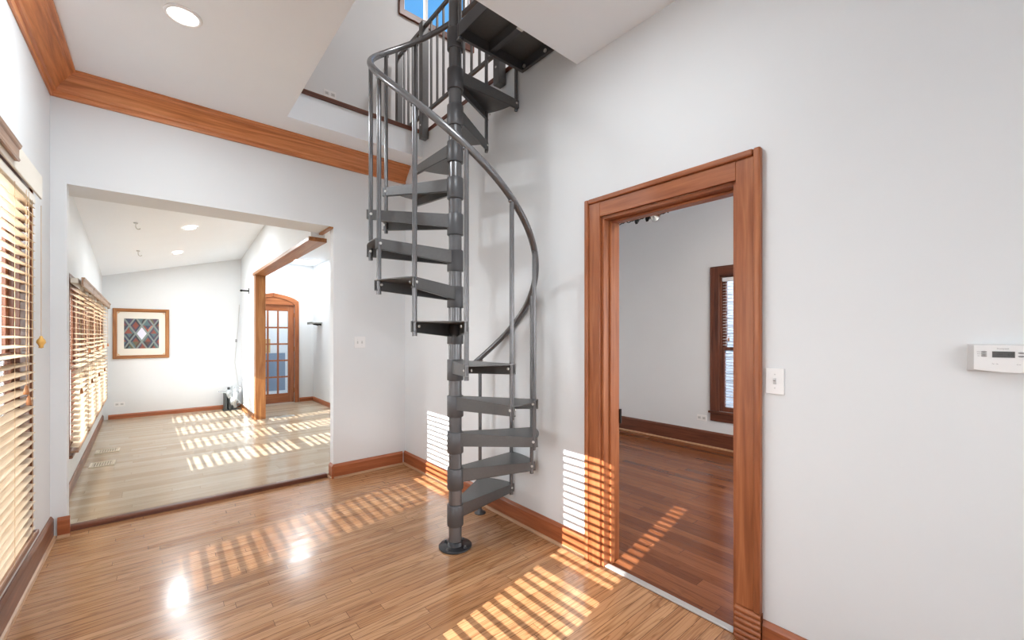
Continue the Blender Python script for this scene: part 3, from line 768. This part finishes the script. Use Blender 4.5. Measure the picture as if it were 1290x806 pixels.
c_ = collar_mesh(3.462, 3.33).build('landing_collar', M['metal_dark'], st)
b_ = MB(); b_.cyl((lx0 + 0.012, ly1 - 0.012, lzb - 0.02), (lx0 + 0.012, ly1 - 0.012, 4.62), 0.0125, n=12); b_.box(lx0 - 0.004, lx0 + 0.03, ly1 - 0.03, ly1 + 0.004, lzb - 0.022, lzb - 0.001, bev=0.003); b_.build('landing_post', M['tube'], st)

# ------------------------------------------------------------------ guard railing upstairs along the right side of the well
gr = empty('guard_railing', (-0.045, -1.0, ZU), 0, 'graphite metal guard railing along the upstairs edge of the stair well', 'railing')
def gz(z): return z - ZU
NP = ((1.06, 3.53, 4.56, 0.03), (0.49, 3.395, 4.56, 0.036), (-0.735, 3.375, 4.56, 0.036))
for nm, za, zb in (('top_rail', 4.50, 4.535), ('bottom_rail', 3.63, 3.662)):
    for ya, yb in ((0.527, 1.029), (-0.698, 0.453)):
        b_ = MB(); b_.box(-0.012, 0.012, ya, yb, gz(za), gz(zb), bev=0.003); b_.build(nm, M['metal'], gr)
for (y, zb, ztp, hw_) in NP:
    b_ = MB(); b_.box(-hw_, hw_, y - hw_, y + hw_, gz(zb), gz(ztp), bev=0.004); po = b_.build('newel_post', M['metal'], gr)
    b_ = MB(); b_.cyl((-hw_ - 0.004, y, gz(zb + 0.13)), (-hw_, y, gz(zb + 0.13)), 0.008, n=10); b_.build('bolt', M['bolt'], po)
for ya, yb, n in ((0.527, 1.029, 4), (-0.698, 0.453, 9)):
    for i in range(1, n + 1):
        y = ya + (yb - ya) * i / (n + 1)
        b_ = MB(); b_.box(-0.0085, 0.0085, y - 0.0085, y + 0.0085, gz(3.662), gz(4.50)); b_.build('baluster', M['metal'], gr)

# ------------------------------------------------------------------ thermostat, switches, outlets
def text_mesh(name, txt, size, parent, mat, M4, ext=0.0002):
    cu = bpy.data.curves.new(name, 'FONT'); cu.body = txt; cu.size = size; cu.align_x = 'CENTER'; cu.align_y = 'CENTER'; cu.extrude = ext
    ob = bpy.data.objects.new('tmp_text', cu); COL.objects.link(ob)
    dg = bpy.context.evaluated_depsgraph_get(); dg.update()
    me = bpy.data.meshes.new_from_object(ob.evaluated_get(dg)); me.name = name
    bpy.data.objects.remove(ob)
    me.materials.clear(); me.materials.append(M[mat])
    o = bpy.data.objects.new(name, me); COL.objects.link(o); o.parent = parent; o.matrix_local = M4
    return o
def face_mx(x, y, z):     # readable when looking along +X
    return Matrix(((0, 0, -1, x), (-1, 0, 0, y), (0, 1, 0, z), (0, 0, 0, 1)))
th = empty('thermostat', (-0.0006, -4.29, 1.345), 0, 'white digital wall thermostat with small grey display', 'thermostat')
b_ = MB(); b_.box(-0.012, 0.0, -0.09, 0.082, -0.045, 0.046, bev=0.003); b_.build('wall_plate', M['plastic_grey'], th)
b_ = MB()   # cover with bowed lower edge
n = 16; poly = [(-0.083 + 0.145 * 0, 0.046)]
ys = [-0.09 + 0.155 * i / n for i in range(n + 1)]
low = [(y, -0.037 - 0.007 * (1 - ((y + 0.0125) / 0.0775) ** 2)) for y in ys]
poly = low + [(0.065, 0.041), (-0.09, 0.041)]
b_.prism(poly, 0.020, plane='yz', at=-0.0322); b_.build('cover', M['plastic'], th)
b_ = MB(); b_.box(-0.0335, -0.0322, -0.0215, 0.0255, 0.003, 0.0225); disp = b_.build('display', M['lcd'], th)
text_mesh('temperature_digits', '69', 0.0125, disp, 'lcd_ink', face_mx(-0.0337, -0.0125, 0.012))
text_mesh('mode_text', 'Heat', 0.006, disp, 'lcd_ink', face_mx(-0.0337, 0.010, 0.014))
text_mesh('maker_lettering', 'Honeywell', 0.0058, th, 'print', face_mx(-0.0324, 0.003, 0.031))
text_mesh('switch_lettering', 'Fan  On', 0.0042, th, 'print', face_mx(-0.0324, 0.019, -0.018))
text_mesh('system_lettering', 'Cool', 0.0042, th, 'print', face_mx(-0.0324, -0.029, -0.018))
for i, (yy, zz) in enumerate(((0.043, 0.020), (0.043, 0.0135), (0.043, 0.007), (-0.034, 0.0185), (-0.034, 0.008))):
    b_ = MB(); b_.lathe([(0, 0.0012), (0.0045, 0.001), (0.0052, 0.0)], n=18)
    o = b_.build('button', M['button'], th); o.matrix_local = Matrix(((0, 0, -1, -0.0322), (0, 1.3, 0, yy), (0.62, 0, 0, zz), (0, 0, 0, 1)))
for zz, s in ((0.020, 'Hold'), (0.0135, 'Run'), (0.007, 'Set')): text_mesh('button_lettering', s, 0.004, th, 'print', face_mx(-0.0324, 0.0545, zz))

def wall_plate(name, label, cat, fr, w, h, kind):
    """plate lies in local x (along wall) / z, front towards local -y"""
    r = empty(name, (0, 0, 0), 0, label, cat); r.matrix_world = fr
    r.location = fr.to_translation(); r.rotation_euler = fr.to_euler()
    b_ = MB(); b_.box(-w / 2, w / 2, -0.007, -0.0006, -h / 2, h / 2, bev=0.0025); b_.build('plate', M['plastic'], r)
    if kind == 'toggle':
        b_ = MB(); b_.box(-0.006, 0.006, -0.0085, -0.007, -0.0135, 0.0135); b_.build('collar', M['plastic_grey'], r)
        b_ = MB(); b_.box(-0.004, 0.004, -0.019, -0.007, -0.004, 0.006, mat=Matrix.Rotation(R(-25), 4, 'X'), bev=0.001); b_.build('toggle', M['plastic_grey'], r)
        ss = [(0, 0.03), (0, -0.03)]
    elif kind == 'double':
        for x in (-0.023, 0.023):
            b_ = MB(); b_.box(x - 0.006, x + 0.006, -0.0085, -0.007, -0.0135, 0.0135); b_.build('collar', M['plastic_grey'], r)
            b_ = MB(); b_.box(x - 0.004, x + 0.004, -0.017, -0.007, -0.006, 0.004, mat=Matrix.Rotation(R(20), 4, 'X'), bev=0.001); b_.build('toggle', M['plastic_grey'], r)
        ss = [(-0.023, 0.03), (0.023, -0.03)]
    else:
        for x in (-0.03, 0.03):
            b_ = MB(); b_.box(x - 0.02, x + 0.02, -0.0085, -0.007, -0.016, 0.016, bev=0.001); so = b_.build('socket', M['plastic_grey'], r)
            b_ = MB(); b_.box(x - 0.008, x + 0.008, -0.009, -0.0085, -0.006, -0.004); b_.box(x - 0.008, x + 0.008, -0.009, -0.0085, 0.004, 0.006); b_.build('slots', M['dark_hole'], so)
        ss = [(0, 0)]
    for x, z in ss:
        b_ = MB(); b_.cyl((x, -0.007, z), (x, -0.0082, z), 0.003, n=10); b_.build('screw', M['plastic_grey'], r)
    return r
RZ = lambda a: Matrix.Rotation(a, 4, 'Z')
wall_plate('light_switch', 'white single light switch plate beside the doorway casing', 'light switch', Matrix.Translation((0, -3.636, 1.216)) @ RZ(-PI / 2), 0.072, 0.115, 'toggle')
wall_plate('light_switch', 'white double switch plate on the wall between opening and corner', 'light switch', Matrix.Translation((-0.505, 0, 1.345)), 0.114, 0.118, 'double')
wall_plate('power_outlet', 'white outlet low on the wall under the framed panel', 'outlet', Matrix.Translation((-2.585, YF, 0.27)), 0.135, 0.075, 'socket')
wall_plate('power_outlet', 'white outlet above the dark baseboard behind the doorway', 'outlet', Matrix.Translation((3.25, -1.78, 0.355)) @ RZ(-PI / 2), 0.125, 0.075, 'socket')
wall_plate('power_outlet', 'white plate upstairs on the grey wall above the well nosing', 'outlet', Matrix.Translation((-0.74, 0.2, 3.90)), 0.12, 0.075, 'socket')

# ------------------------------------------------------------------ ceiling lamps
def ceiling_light(loc, tiltm, rad, label, power, group='added fill lights', tint=(0.9, 0.96, 1.0)):
    r = empty('ceiling_light', loc, 0, label, 'ceiling light', group)
    if tiltm is not None: r.rotation_euler = tiltm
    b_ = MB(); b_.lathe([(rad * 0.8, -0.0006), (rad, -0.0006), (rad * 1.01, -0.004), (rad * 0.97, -0.009), (rad * 0.82, -0.011), (rad * 0.8, -0.006)], n=40); b_.build('trim_ring', M['plastic'], r)
    b_ = MB(); b_.lathe([(0.0, -0.0075), (rad * 0.5, -0.007), (rad * 0.8, -0.004)], n=40); b_.build('diffuser', M['diffuser'], r)
    l = bpy.data.lights.new('lamp', 'AREA'); l.shape = 'DISK'; l.size = rad * 1.7; l.energy = power; l.color = tint
    lo = bpy.data.objects.new('lamp', l); COL.objects.link(lo); lo.parent = r; lo.location = (0, 0, -0.014)
    return r
ceiling_light((-1.975, -1.245, ZC), None, 0.09, 'recessed ceiling light above the room beside the crown moulding', 17, None)
for (x, y, pw) in ((-1.12, -3.0, 14), (-1.95, -5.8, 4), (-0.7, -6.4, 2)):  # unseen lamps added to brighten the stair room
    ceiling_light((x, y, ZC if x < WX0 else ZC2), None, 0.09, 'recessed fill light added out of view in the stair room', pw)
sl = (0, -math.atan(0.26), 0)
ceiling_light((-1.766, 2.654, zceil(-1.766, 2.654) - 0.001), (R(-4.1), -math.atan(0.26), 0), 0.075, 'sun room recessed light nearer the wide opening', 18, 'sun room lights')
ceiling_light((-1.86, 4.056, zceil(-1.86, 4.056) - 0.001), (R(-4.1), -math.atan(0.26), 0), 0.075, 'sun room recessed light nearer the framed panel', 16, 'sun room lights')
ceiling_light((0.02, 4.6, 2.88), None, 0.19, 'bright ceiling light in the hall before the french door', 18, 'hall light')
ceiling_light(vestibule_fill_loc, None, 0.09, 'fill light added in the vestibule behind the french door', 16, None)  # lamp added because the closed vestibule would be dark
for (x, y, nm) in ((-2.29, 2.264, 'white hook on the sloped ceiling nearer the opening'), (-2.311, 3.688, 'white hook on the sloped ceiling nearer the far wall')):
    h_ = empty('ceiling_hook', (x, y, zceil(x, y) - 0.0006), 0, nm, 'hook', 'ceiling hooks')
    b_ = MB(); b_.lathe([(0, 0.004), (0.02, 0.004), (0.02, -0.006), (0.008, -0.012), (0.0, -0.013)], n=16); b_.build('base', M['plastic_grey'], h_)
    b_ = MB(); b_.tube([(0, 0, -0.008), (0, 0, -0.04)] + [(0.022 - 0.022 * math.cos(t), 0, -0.04 - 0.028 * math.sin(t)) for t in [PI * i / 10 for i in range(1, 9)]], 0.004, n=8); b_.build('hook', M['chrome'], h_)

# ------------------------------------------------------------------ framed stained glass panel
ar = empty('framed_panel', (-2.3075, YF - 0.0006, 1.443), 0, 'square stained glass panel in a brown wooden frame on the far wall', 'framed artwork')
AW, AH = 0.36, 0.42
b_ = MB(); fw = 0.055
prof = [(0, 0), (0, -0.022), (0.012, -0.03), (0.04, -0.026), (0.055, -0.014), (0.055, 0)]
def fr_sweep(mbx, cx0, cz0, corner_a, corner_b):
    (ax, az), (bx, bz) = corner_a, corner_b
    vs = []
    for (sx, sz) in (corner_a, corner_b):
        for p, d in prof: vs.append((sx * (AW - p), d, sz * (AH - p)))
    n = len(prof)
    mbx.add(vs, [(i, (i + 1) % n, n + (i + 1) % n, n + i) for i in range(n)])
for ca_, cb_ in (((-1, 1), (1, 1)), ((-1, -1), (1, -1))):
    f_ = MB(); fr_sweep(f_, 0, 0, ca_, cb_); f_.build('frame_rail', M['oak_x'], ar)
for ca_, cb_ in (((-1, -1), (-1, 1)), ((1, -1), (1, 1))):
    f_ = MB(); fr_sweep(f_, 0, 0, ca_, cb_); f_.build('frame_stile', M['oak_z'], ar)
b_ = MB(); b_.box(-AW + 0.05, AW - 0.05, -0.008, -0.002, -AH + 0.05, AH - 0.05); b_.build('mat_board', M['mat_board'], ar)
cm = [plain('stained_' + n_, c, 0.25) for n_, c in (('lead', (120, 130, 126)), ('pale', (214, 214, 232)), ('red', (126, 58, 42)), ('navy', (38, 46, 72)), ('brown', (74, 48, 36)),
      ('teal', (70, 96, 98)), ('olive', (88, 82, 54)), ('plum', (72, 52, 70)), ('salmon', (172, 116, 96)), ('black', (30, 30, 36)))]
b_ = MB(); GW, GH = 0.222, 0.252
b_.add([(-GW, -0.0095, -GH), (GW, -0.0095, -GH), (GW, -0.0095, GH), (-GW, -0.0095, GH)], [(0, 1, 2, 3)], 0)
rnd = random.Random(3)
dw, dh = GW * 0.35, GH * 0.54
def clip(poly):
    for ax, lim, sg in ((0, GW, 1), (0, -GW, -1), (1, GH, 1), (1, -GH, -1)):
        out = []
        for i in range(len(poly)):
            p, q = poly[i], poly[(i + 1) % len(poly)]
            ip, iq = sg * p[ax] <= sg * lim + 1e-9, sg * q[ax] <= sg * lim + 1e-9
            if ip: out.append(p)
            if ip != iq:
                t = (lim - p[ax]) / (q[ax] - p[ax]); out.append((p[0] + t * (q[0] - p[0]), p[1] + t * (q[1] - p[1])))
        poly = out
        if not poly: return poly
    return poly
def face2(poly, mi, yy):
    poly = clip(poly)
    if len(poly) >= 3: b_.add([(x, yy, z) for x, z in poly], [tuple(range(len(poly)))], mi)
for i in range(-4, 5):
    for j in range(-3, 4):
        if (i + j) % 2: continue
        cx_, cz_ = i * dw, j * dh
        s = 0.84
        if i == 0 and j == 0:
            face2([(0, -dh * 0.78), (dw * 0.8, 0), (0, dh * 0.78), (-dw * 0.8, 0)], 1, -0.0100); continue
        cols = rnd.sample([2, 3, 4, 5, 6, 7, 9, 2, 3, 8], 6)
        q = [(cx_, cz_ - dh * s), (cx_ + dw * s, cz_), (cx_, cz_ + dh * s), (cx_ - dw * s, cz_)]
        for e_ in range(4):      # four outer wedges
            face2([q[e_], q[(e_ + 1) % 4], (cx_, cz_)], [9, 3, 7, 5][(e_ + i) % 4] if rnd.random() < .6 else cols[e_], -0.0098)
        s2 = 0.5
        q2 = [(cx_, cz_ - dh * s2), (cx_ + dw * s2, cz_), (cx_, cz_ + dh * s2), (cx_ - dw * s2, cz_)]
        face2([q2[0], q2[1], q2[3]], cols[4], -0.0100); face2([q2[1], q2[2], q2[3]], 2 if (i + 2 * j) % 3 else cols[5], -0.0100)
b_.build('stained_glass', cm, ar)
for sx in (-1, 1):
    for sz in (-1, 1):
        b_ = MB(); x, z = sx * (AW - 0.062), sz * (AH - 0.062)
        b_.prism([(x, z), (x - sx * 0.03, z), (x, z - sz * 0.03)], 0.006, plane='xz', at=-0.014); b_.build('corner_bracket', M['tan'], ar)

# ------------------------------------------------------------------ small things in the sun room and hall
hk = empty('hanging_coat_hook', (-0.8806, 4.25, 2.19), 0, 'small black double coat hook on the white partition', 'hook')
b_ = MB(); b_.box(-0.008, 0.0, -0.02, 0.02, -0.05, 0.05, bev=0.003); b_.build('back_plate', M['black'], hk)
b_ = MB(); b_.cyl((-0.008, 0, 0.0), (-0.10, 0, 0.0), 0.013, n=12); b_.lathe([(0, -0.02), (0.018, -0.015), (0.022, 0), (0.018, 0.015), (0, 0.02)], (-0.115, 0, 0), 14); b_.build('arm', M['black'], hk)

# film-wrapped machine standing in the corner, with a pale cord
wm = empty('wrapped_machine', (-1.06, 5.0, F2), 0, 'film wrapped grey machine standing on the floor in the sun room corner', 'wrapped machine')
b_ = MB(); b_.box(-0.13, 0.10, -0.1, 0.12, 0.0, 0.018, bev=0.004); b_.build('foot_plate', M['wrap_dark'], wm)
b_ = MB(); b_.box(-0.115, -0.075, -0.09, 0.1, 0.018, 0.34, bev=0.006); b_.box(-0.07, 0.08, 0.04, 0.11, 0.018, 0.3, bev=0.01); b_.box(-0.05, 0.0, -0.06, 0.0, 0.018, 0.2, bev=0.01)
b_.cyl((0.02, -0.04, 0.018), (0.06, -0.07, 0.3), 0.022, n=12); b_.cyl((-0.03, 0.02, 0.3), (-0.04, 0.02, 0.42), 0.02, n=12); b_.build('body', M['wrap_dark'], wm)
bm = bmesh.new(); bmesh.ops.create_icosphere(bm, subdivisions=4, radius=1.0)
rr = random.Random(11)
dirs = [Vector((rr.gauss(0, 1), rr.gauss(0, 1), rr.gauss(0, 1))).normalized() for _ in range(60)]
for v in bm.verts:
    d = v.co.normalized(); f = 1.0
    for i, q in enumerate(dirs):
        t = d.dot(q)
        if t > 0.86: f += (0.20 if i % 2 else -0.24) * (t - 0.86) / 0.14
    v.co = Vector((0.03 + d.x * 0.085 * f, -0.03 + d.y * 0.095 * f, max(0.03, 0.235 + d.z * 0.185 * f)))
b_ = MB(); b_.frombm(bm); b_.build('plastic_film', M['wrap'], wm)
b_ = MB(); b_.prism([(-0.19, 0.355), (-0.10, 0.345), (-0.03, 0.31), (0.03, 0.2), (0.02, 0.19), (-0.04, 0.295), (-0.11, 0.33), (-0.19, 0.343)], 0.16, plane='xz', at=-0.1); b_.build('film_flap', M['wrap'], wm)
b_ = MB(); pts = []
rr = random.Random(5)
for i in range(24):
    t = i / 23; pts.append((0.09 + 0.05 * math.sin(t * 9), -0.02 + 0.09 * math.cos(t * 11), 0.03 + 0.40 * t + rr.uniform(-.01, .01)))
b_.tube(pts, 0.012, n=8); b_.build('hose', M['wrap'], wm)
cd = MB(); cd.tube([(-0.93, 5.16, 0.45), (-0.985, 5.185, 0.9), (-0.955, 5.185, 1.3), (-0.93, 5.185, 1.6), (-0.91, 5.185, 2.0)], 0.006, n=8)
cdo = cd.build('power_cable', M['cord_white']); tag(cdo, 'thin pale cable hanging down the far wall corner above the wrapped machine', 'cable')
b_ = MB(); b_.box(-0.975, -0.945, 5.17, 5.192, 1.28, 1.34, bev=0.003); b_.build('inline_switch', M['button'], cdo)

def register(name, label, fr, w, d, mat, mat2, nslot):
    r = empty(name, fr.to_translation(), 0, label, 'floor register'); r.rotation_euler = fr.to_euler()
    b_ = MB(); b_.box(-w / 2, w / 2, -d / 2, -d / 2 + 0.022, 0, 0.008, bev=0.002); b_.box(-w / 2, w / 2, d / 2 - 0.022, d / 2, 0, 0.008, bev=0.002)
    b_.box(-w / 2, -w / 2 + 0.022, -d / 2 + 0.022, d / 2 - 0.022, 0, 0.008, bev=0.002); b_.box(w / 2 - 0.022, w / 2, -d / 2 + 0.022, d / 2 - 0.022, 0, 0.008, bev=0.002); b_.build('frame', mat, r)
    b_ = MB(); b_.box(-w / 2 + 0.022, w / 2 - 0.022, -d / 2 + 0.022, d / 2 - 0.022, 0.0003, 0.002); b_.build('backing', mat2, r)
    b_ = MB()
    for i in range(nslot):
        x = -w / 2 + 0.03 + (w - 0.06) * i / (nslot - 1); b_.box(x - 0.004, x + 0.004, -d / 2 + 0.022, d / 2 - 0.022, 0.002, 0.006)
    b_.build('louvres', mat, r)
    return r
register('floor_register', 'cream floor register nearer the opening below the sun room windows', Matrix.Translation((-2.545, 1.97, F2 + 0.0005)), 0.20, 0.22, M['register'], M['register_back'], 8)
register('floor_register', 'tan floor register farther from the opening below the sun room windows', Matrix.Translation((-2.55, 2.64, F2 + 0.0005)), 0.21, 0.20, M['register'], M['register_back'], 8)
register('floor_register', 'steel floor register beside the golden oak post', Matrix.Translation((-0.45, 3.62, F2 + 0.0005)), 0.30, 0.13, M['register_steel'], M['dark_hole'], 14)
# small wedge shelf on the hall wall
ws = empty('wall_shelf', (0.4194, 4.72, 1.62), 0, 'small pale wall shelf with dark bracket on the hall wall', 'shelf')
b_ = MB(); b_.box(-0.20, -0.0006, -0.17, 0.17, 0.03, 0.055, bev=0.004); b_.box(-0.20, -0.18, -0.17, 0.17, 0.01, 0.06, bev=0.003); b_.build('board', M['shelf'], ws)
for s in (-0.10, 0.10):
    b_ = MB(); b_.prism([(-0.13, 0.0295), (-0.0006, 0.0295), (-0.0006, -0.012), (-0.10, 0.010)], 0.02, plane='xz', at=s); b_.build('bracket', M['black'], ws)

ceiling_light((1.5, -3.6, 3.2), None, 0.09, 'recessed fill light added in the room behind the doorway', 34, None, (1.0, 0.86, 0.72))  # unseen lamp added to lift this dark room
# track lamp in the room behind the doorway
tl = empty('track_lamp', (2.5, -1.40, 3.1994), 0, 'black wavy track lamp with silver spotlight head behind the doorway top', 'ceiling lamp')
b_ = MB(); b_.lathe([(0, 0), (0.07, 0), (0.07, -0.018), (0.06, -0.025), (0, -0.026)], (0, -0.1, 0), 24); b_.build('canopy', M['black'], tl)
b_ = MB(); b_.cyl((0, -0.1, -0.02), (0, -0.1, -0.32), 0.008, n=10); b_.build('stem', M['black'], tl)
b_ = MB(); b_.tube([(0, 0.40 - 0.72 * i / 40, -0.318 + 0.016 * math.sin(i * 0.8)) for i in range(41)], 0.008, n=8); b_.tube([(0.03, 0.40 - 0.72 * i / 40, -0.318 - 0.016 * math.sin(i * 0.8)) for i in range(41)], 0.006, n=8); b_.build('rail', M['black'], tl)
for yy in (0.09, -0.06):
    b_ = MB(); b_.cyl((0, yy, -0.31), (0, yy, -0.36), 0.028, n=12); b_.cyl((-0.02, yy, -0.35), (0.0, yy, -0.38), 0.018, n=10); b_.build('joint', M['black'], tl)
b_ = MB(); b_.lathe([(0, 0.05), (0.022, 0.045), (0.035, 0.02), (0.05, -0.03), (0.052, -0.04), (0.046, -0.038), (0.0, -0.01)], n=20)
hd = b_.build('spot_head', M['chrome'], tl); hd.scale = (1.25, 1.25, 1.25); hd.location = (-0.01, -0.145, -0.33); hd.rotation_euler = (R(-55), R(30), 0)

# ------------------------------------------------------------------ outdoors
mb = MB(); mb.box(-40, 40, -40, 40, -0.5, -0.35)
struct(mb.build('ground', M['ground']), 'pale ground outside the windows', 'ground')
nb = MB()
for i in range(24): z = -0.35 + i * 0.15; nb.add([(6.2, -7, z), (6.2, 3, z), (6.17, 3, z + 0.002), (6.17, -7, z + 0.002), (6.2, -7, z + 0.15), (6.2, 3, z + 0.15)], [(3, 2, 5, 4), (0, 1, 2, 3)])
nb.box(6.2, 6.4, -7, 3, -0.35, 3.25)
nbr = nb.build('neighbour_house', M['siding']); tag(nbr, 'grey lapped siding of the neighbouring house outside the far window', 'house')

# ------------------------------------------------------------------ light
wd = bpy.data.worlds.new('World'); scene.world = wd; wd.use_nodes = True
nt = wd.node_tree; bg = nt.nodes['Background']
tc = N(nt, 'ShaderNodeTexCoord'); sp = N(nt, 'ShaderNodeSeparateXYZ'); nt.links.new(tc.outputs['Generated'], sp.inputs[0])
c = ramp(nt, sp.outputs[2], [(0.0, (1, 1, 1, 1)), (0.36, (0.95, 0.98, 1, 1)), (0.55, (0.14, 0.46, 0.92, 1)), (1.0, (0.08, 0.32, 0.85, 1))])
mr = N(nt, 'ShaderNodeMapRange'); mr.inputs[1].default_value = 0.3; mr.inputs[2].default_value = 0.56; mr.inputs[3].default_value = 9.0; mr.inputs[4].default_value = 0.85
nt.links.new(sp.outputs[2], mr.inputs[0]); nt.links.new(c, bg.inputs[0]); nt.links.new(mr.outputs[0], bg.inputs[1])

sun = bpy.data.lights.new('sun', 'SUN'); sun.energy = 13.0; sun.angle = R(0.14); sun.color = (1.0, 0.98, 0.95)
so = bpy.data.objects.new('sun', sun); COL.objects.link(so)
az, el = R(10.3), R(28.0)
d = Vector((math.cos(az) * math.cos(el), math.sin(az) * math.cos(el), -math.sin(el)))
so.rotation_euler = d.to_track_quat('-Z', 'Y').to_euler(); so.location = (-8, -3, 6)

def portal(loc, rot, sx, sy):
    l = bpy.data.lights.new('window_portal', 'AREA'); l.shape = 'RECTANGLE'; l.size = sx; l.size_y = sy; l.cycles.is_portal = True
    o = bpy.data.objects.new('window_portal', l); COL.objects.link(o); o.location = loc; o.rotation_euler = rot
portal((-1.75, YB - 0.16, 1.65), (R(90), 0, 0), 1.5, 1.3)
portal((XL - 0.05, -1.265, 1.235), (0, R(-90), 0), 1.87, 0.67)
portal((XL - 0.05, -3.1, 1.235), (0, R(-90), 0), 1.87, 0.6)
portal((XL - 0.14, 2.76, 1.125), (0, R(-90), 0), 1.5, 3.9)
portal((1.7, -5.25, 1.4), (R(90), 0, 0), 1.6, 1.6)
portal((3.45, -2.375, 1.315), (0, R(90), 0), 1.69, 0.75)
portal((0.535, 0.35, 5.73), (R(-90), 0, 0), 0.93, 1.13)

upl = bpy.data.lights.new('upstairs_fill', 'AREA'); upl.shape = 'DISK'; upl.size = 0.4; upl.energy = 58  # unseen light without a fixture, added to brighten the upstairs
uo = bpy.data.objects.new('upstairs_fill', upl); COL.objects.link(uo); uo.location = (1.2, -2.2, 6.85)

# ------------------------------------------------------------------ camera
cam = bpy.data.cameras.new('camera'); co = bpy.data.objects.new('camera', cam); COL.objects.link(co)
cam.sensor_fit = 'HORIZONTAL'; cam.sensor_width = 36.0; cam.lens = 524.128 * 36 / 1290
cam.shift_y = 18.85 / 1290
cam.clip_start = 0.02
co.location = (-2.079, -4.287, 1.42); co.rotation_euler = (R(90), 0, -0.703)
scene.camera = co

vs_ = scene.view_settings
scene.display_settings.display_device = 'sRGB'
vs_.view_transform = 'Standard'; vs_.look = 'None'; vs_.exposure = 0.38; vs_.gamma = 1.0; vs_.use_curve_mapping = False
cy = scene.cycles
cy.max_bounces = 12; cy.diffuse_bounces = 7; cy.glossy_bounces = 4; cy.transparent_max_bounces = 16; cy.transmission_bounces = 6
cy.sample_clamp_indirect = 6.0; cy.caustics_reflective = False; cy.caustics_refractive = False
cy.use_denoising = True
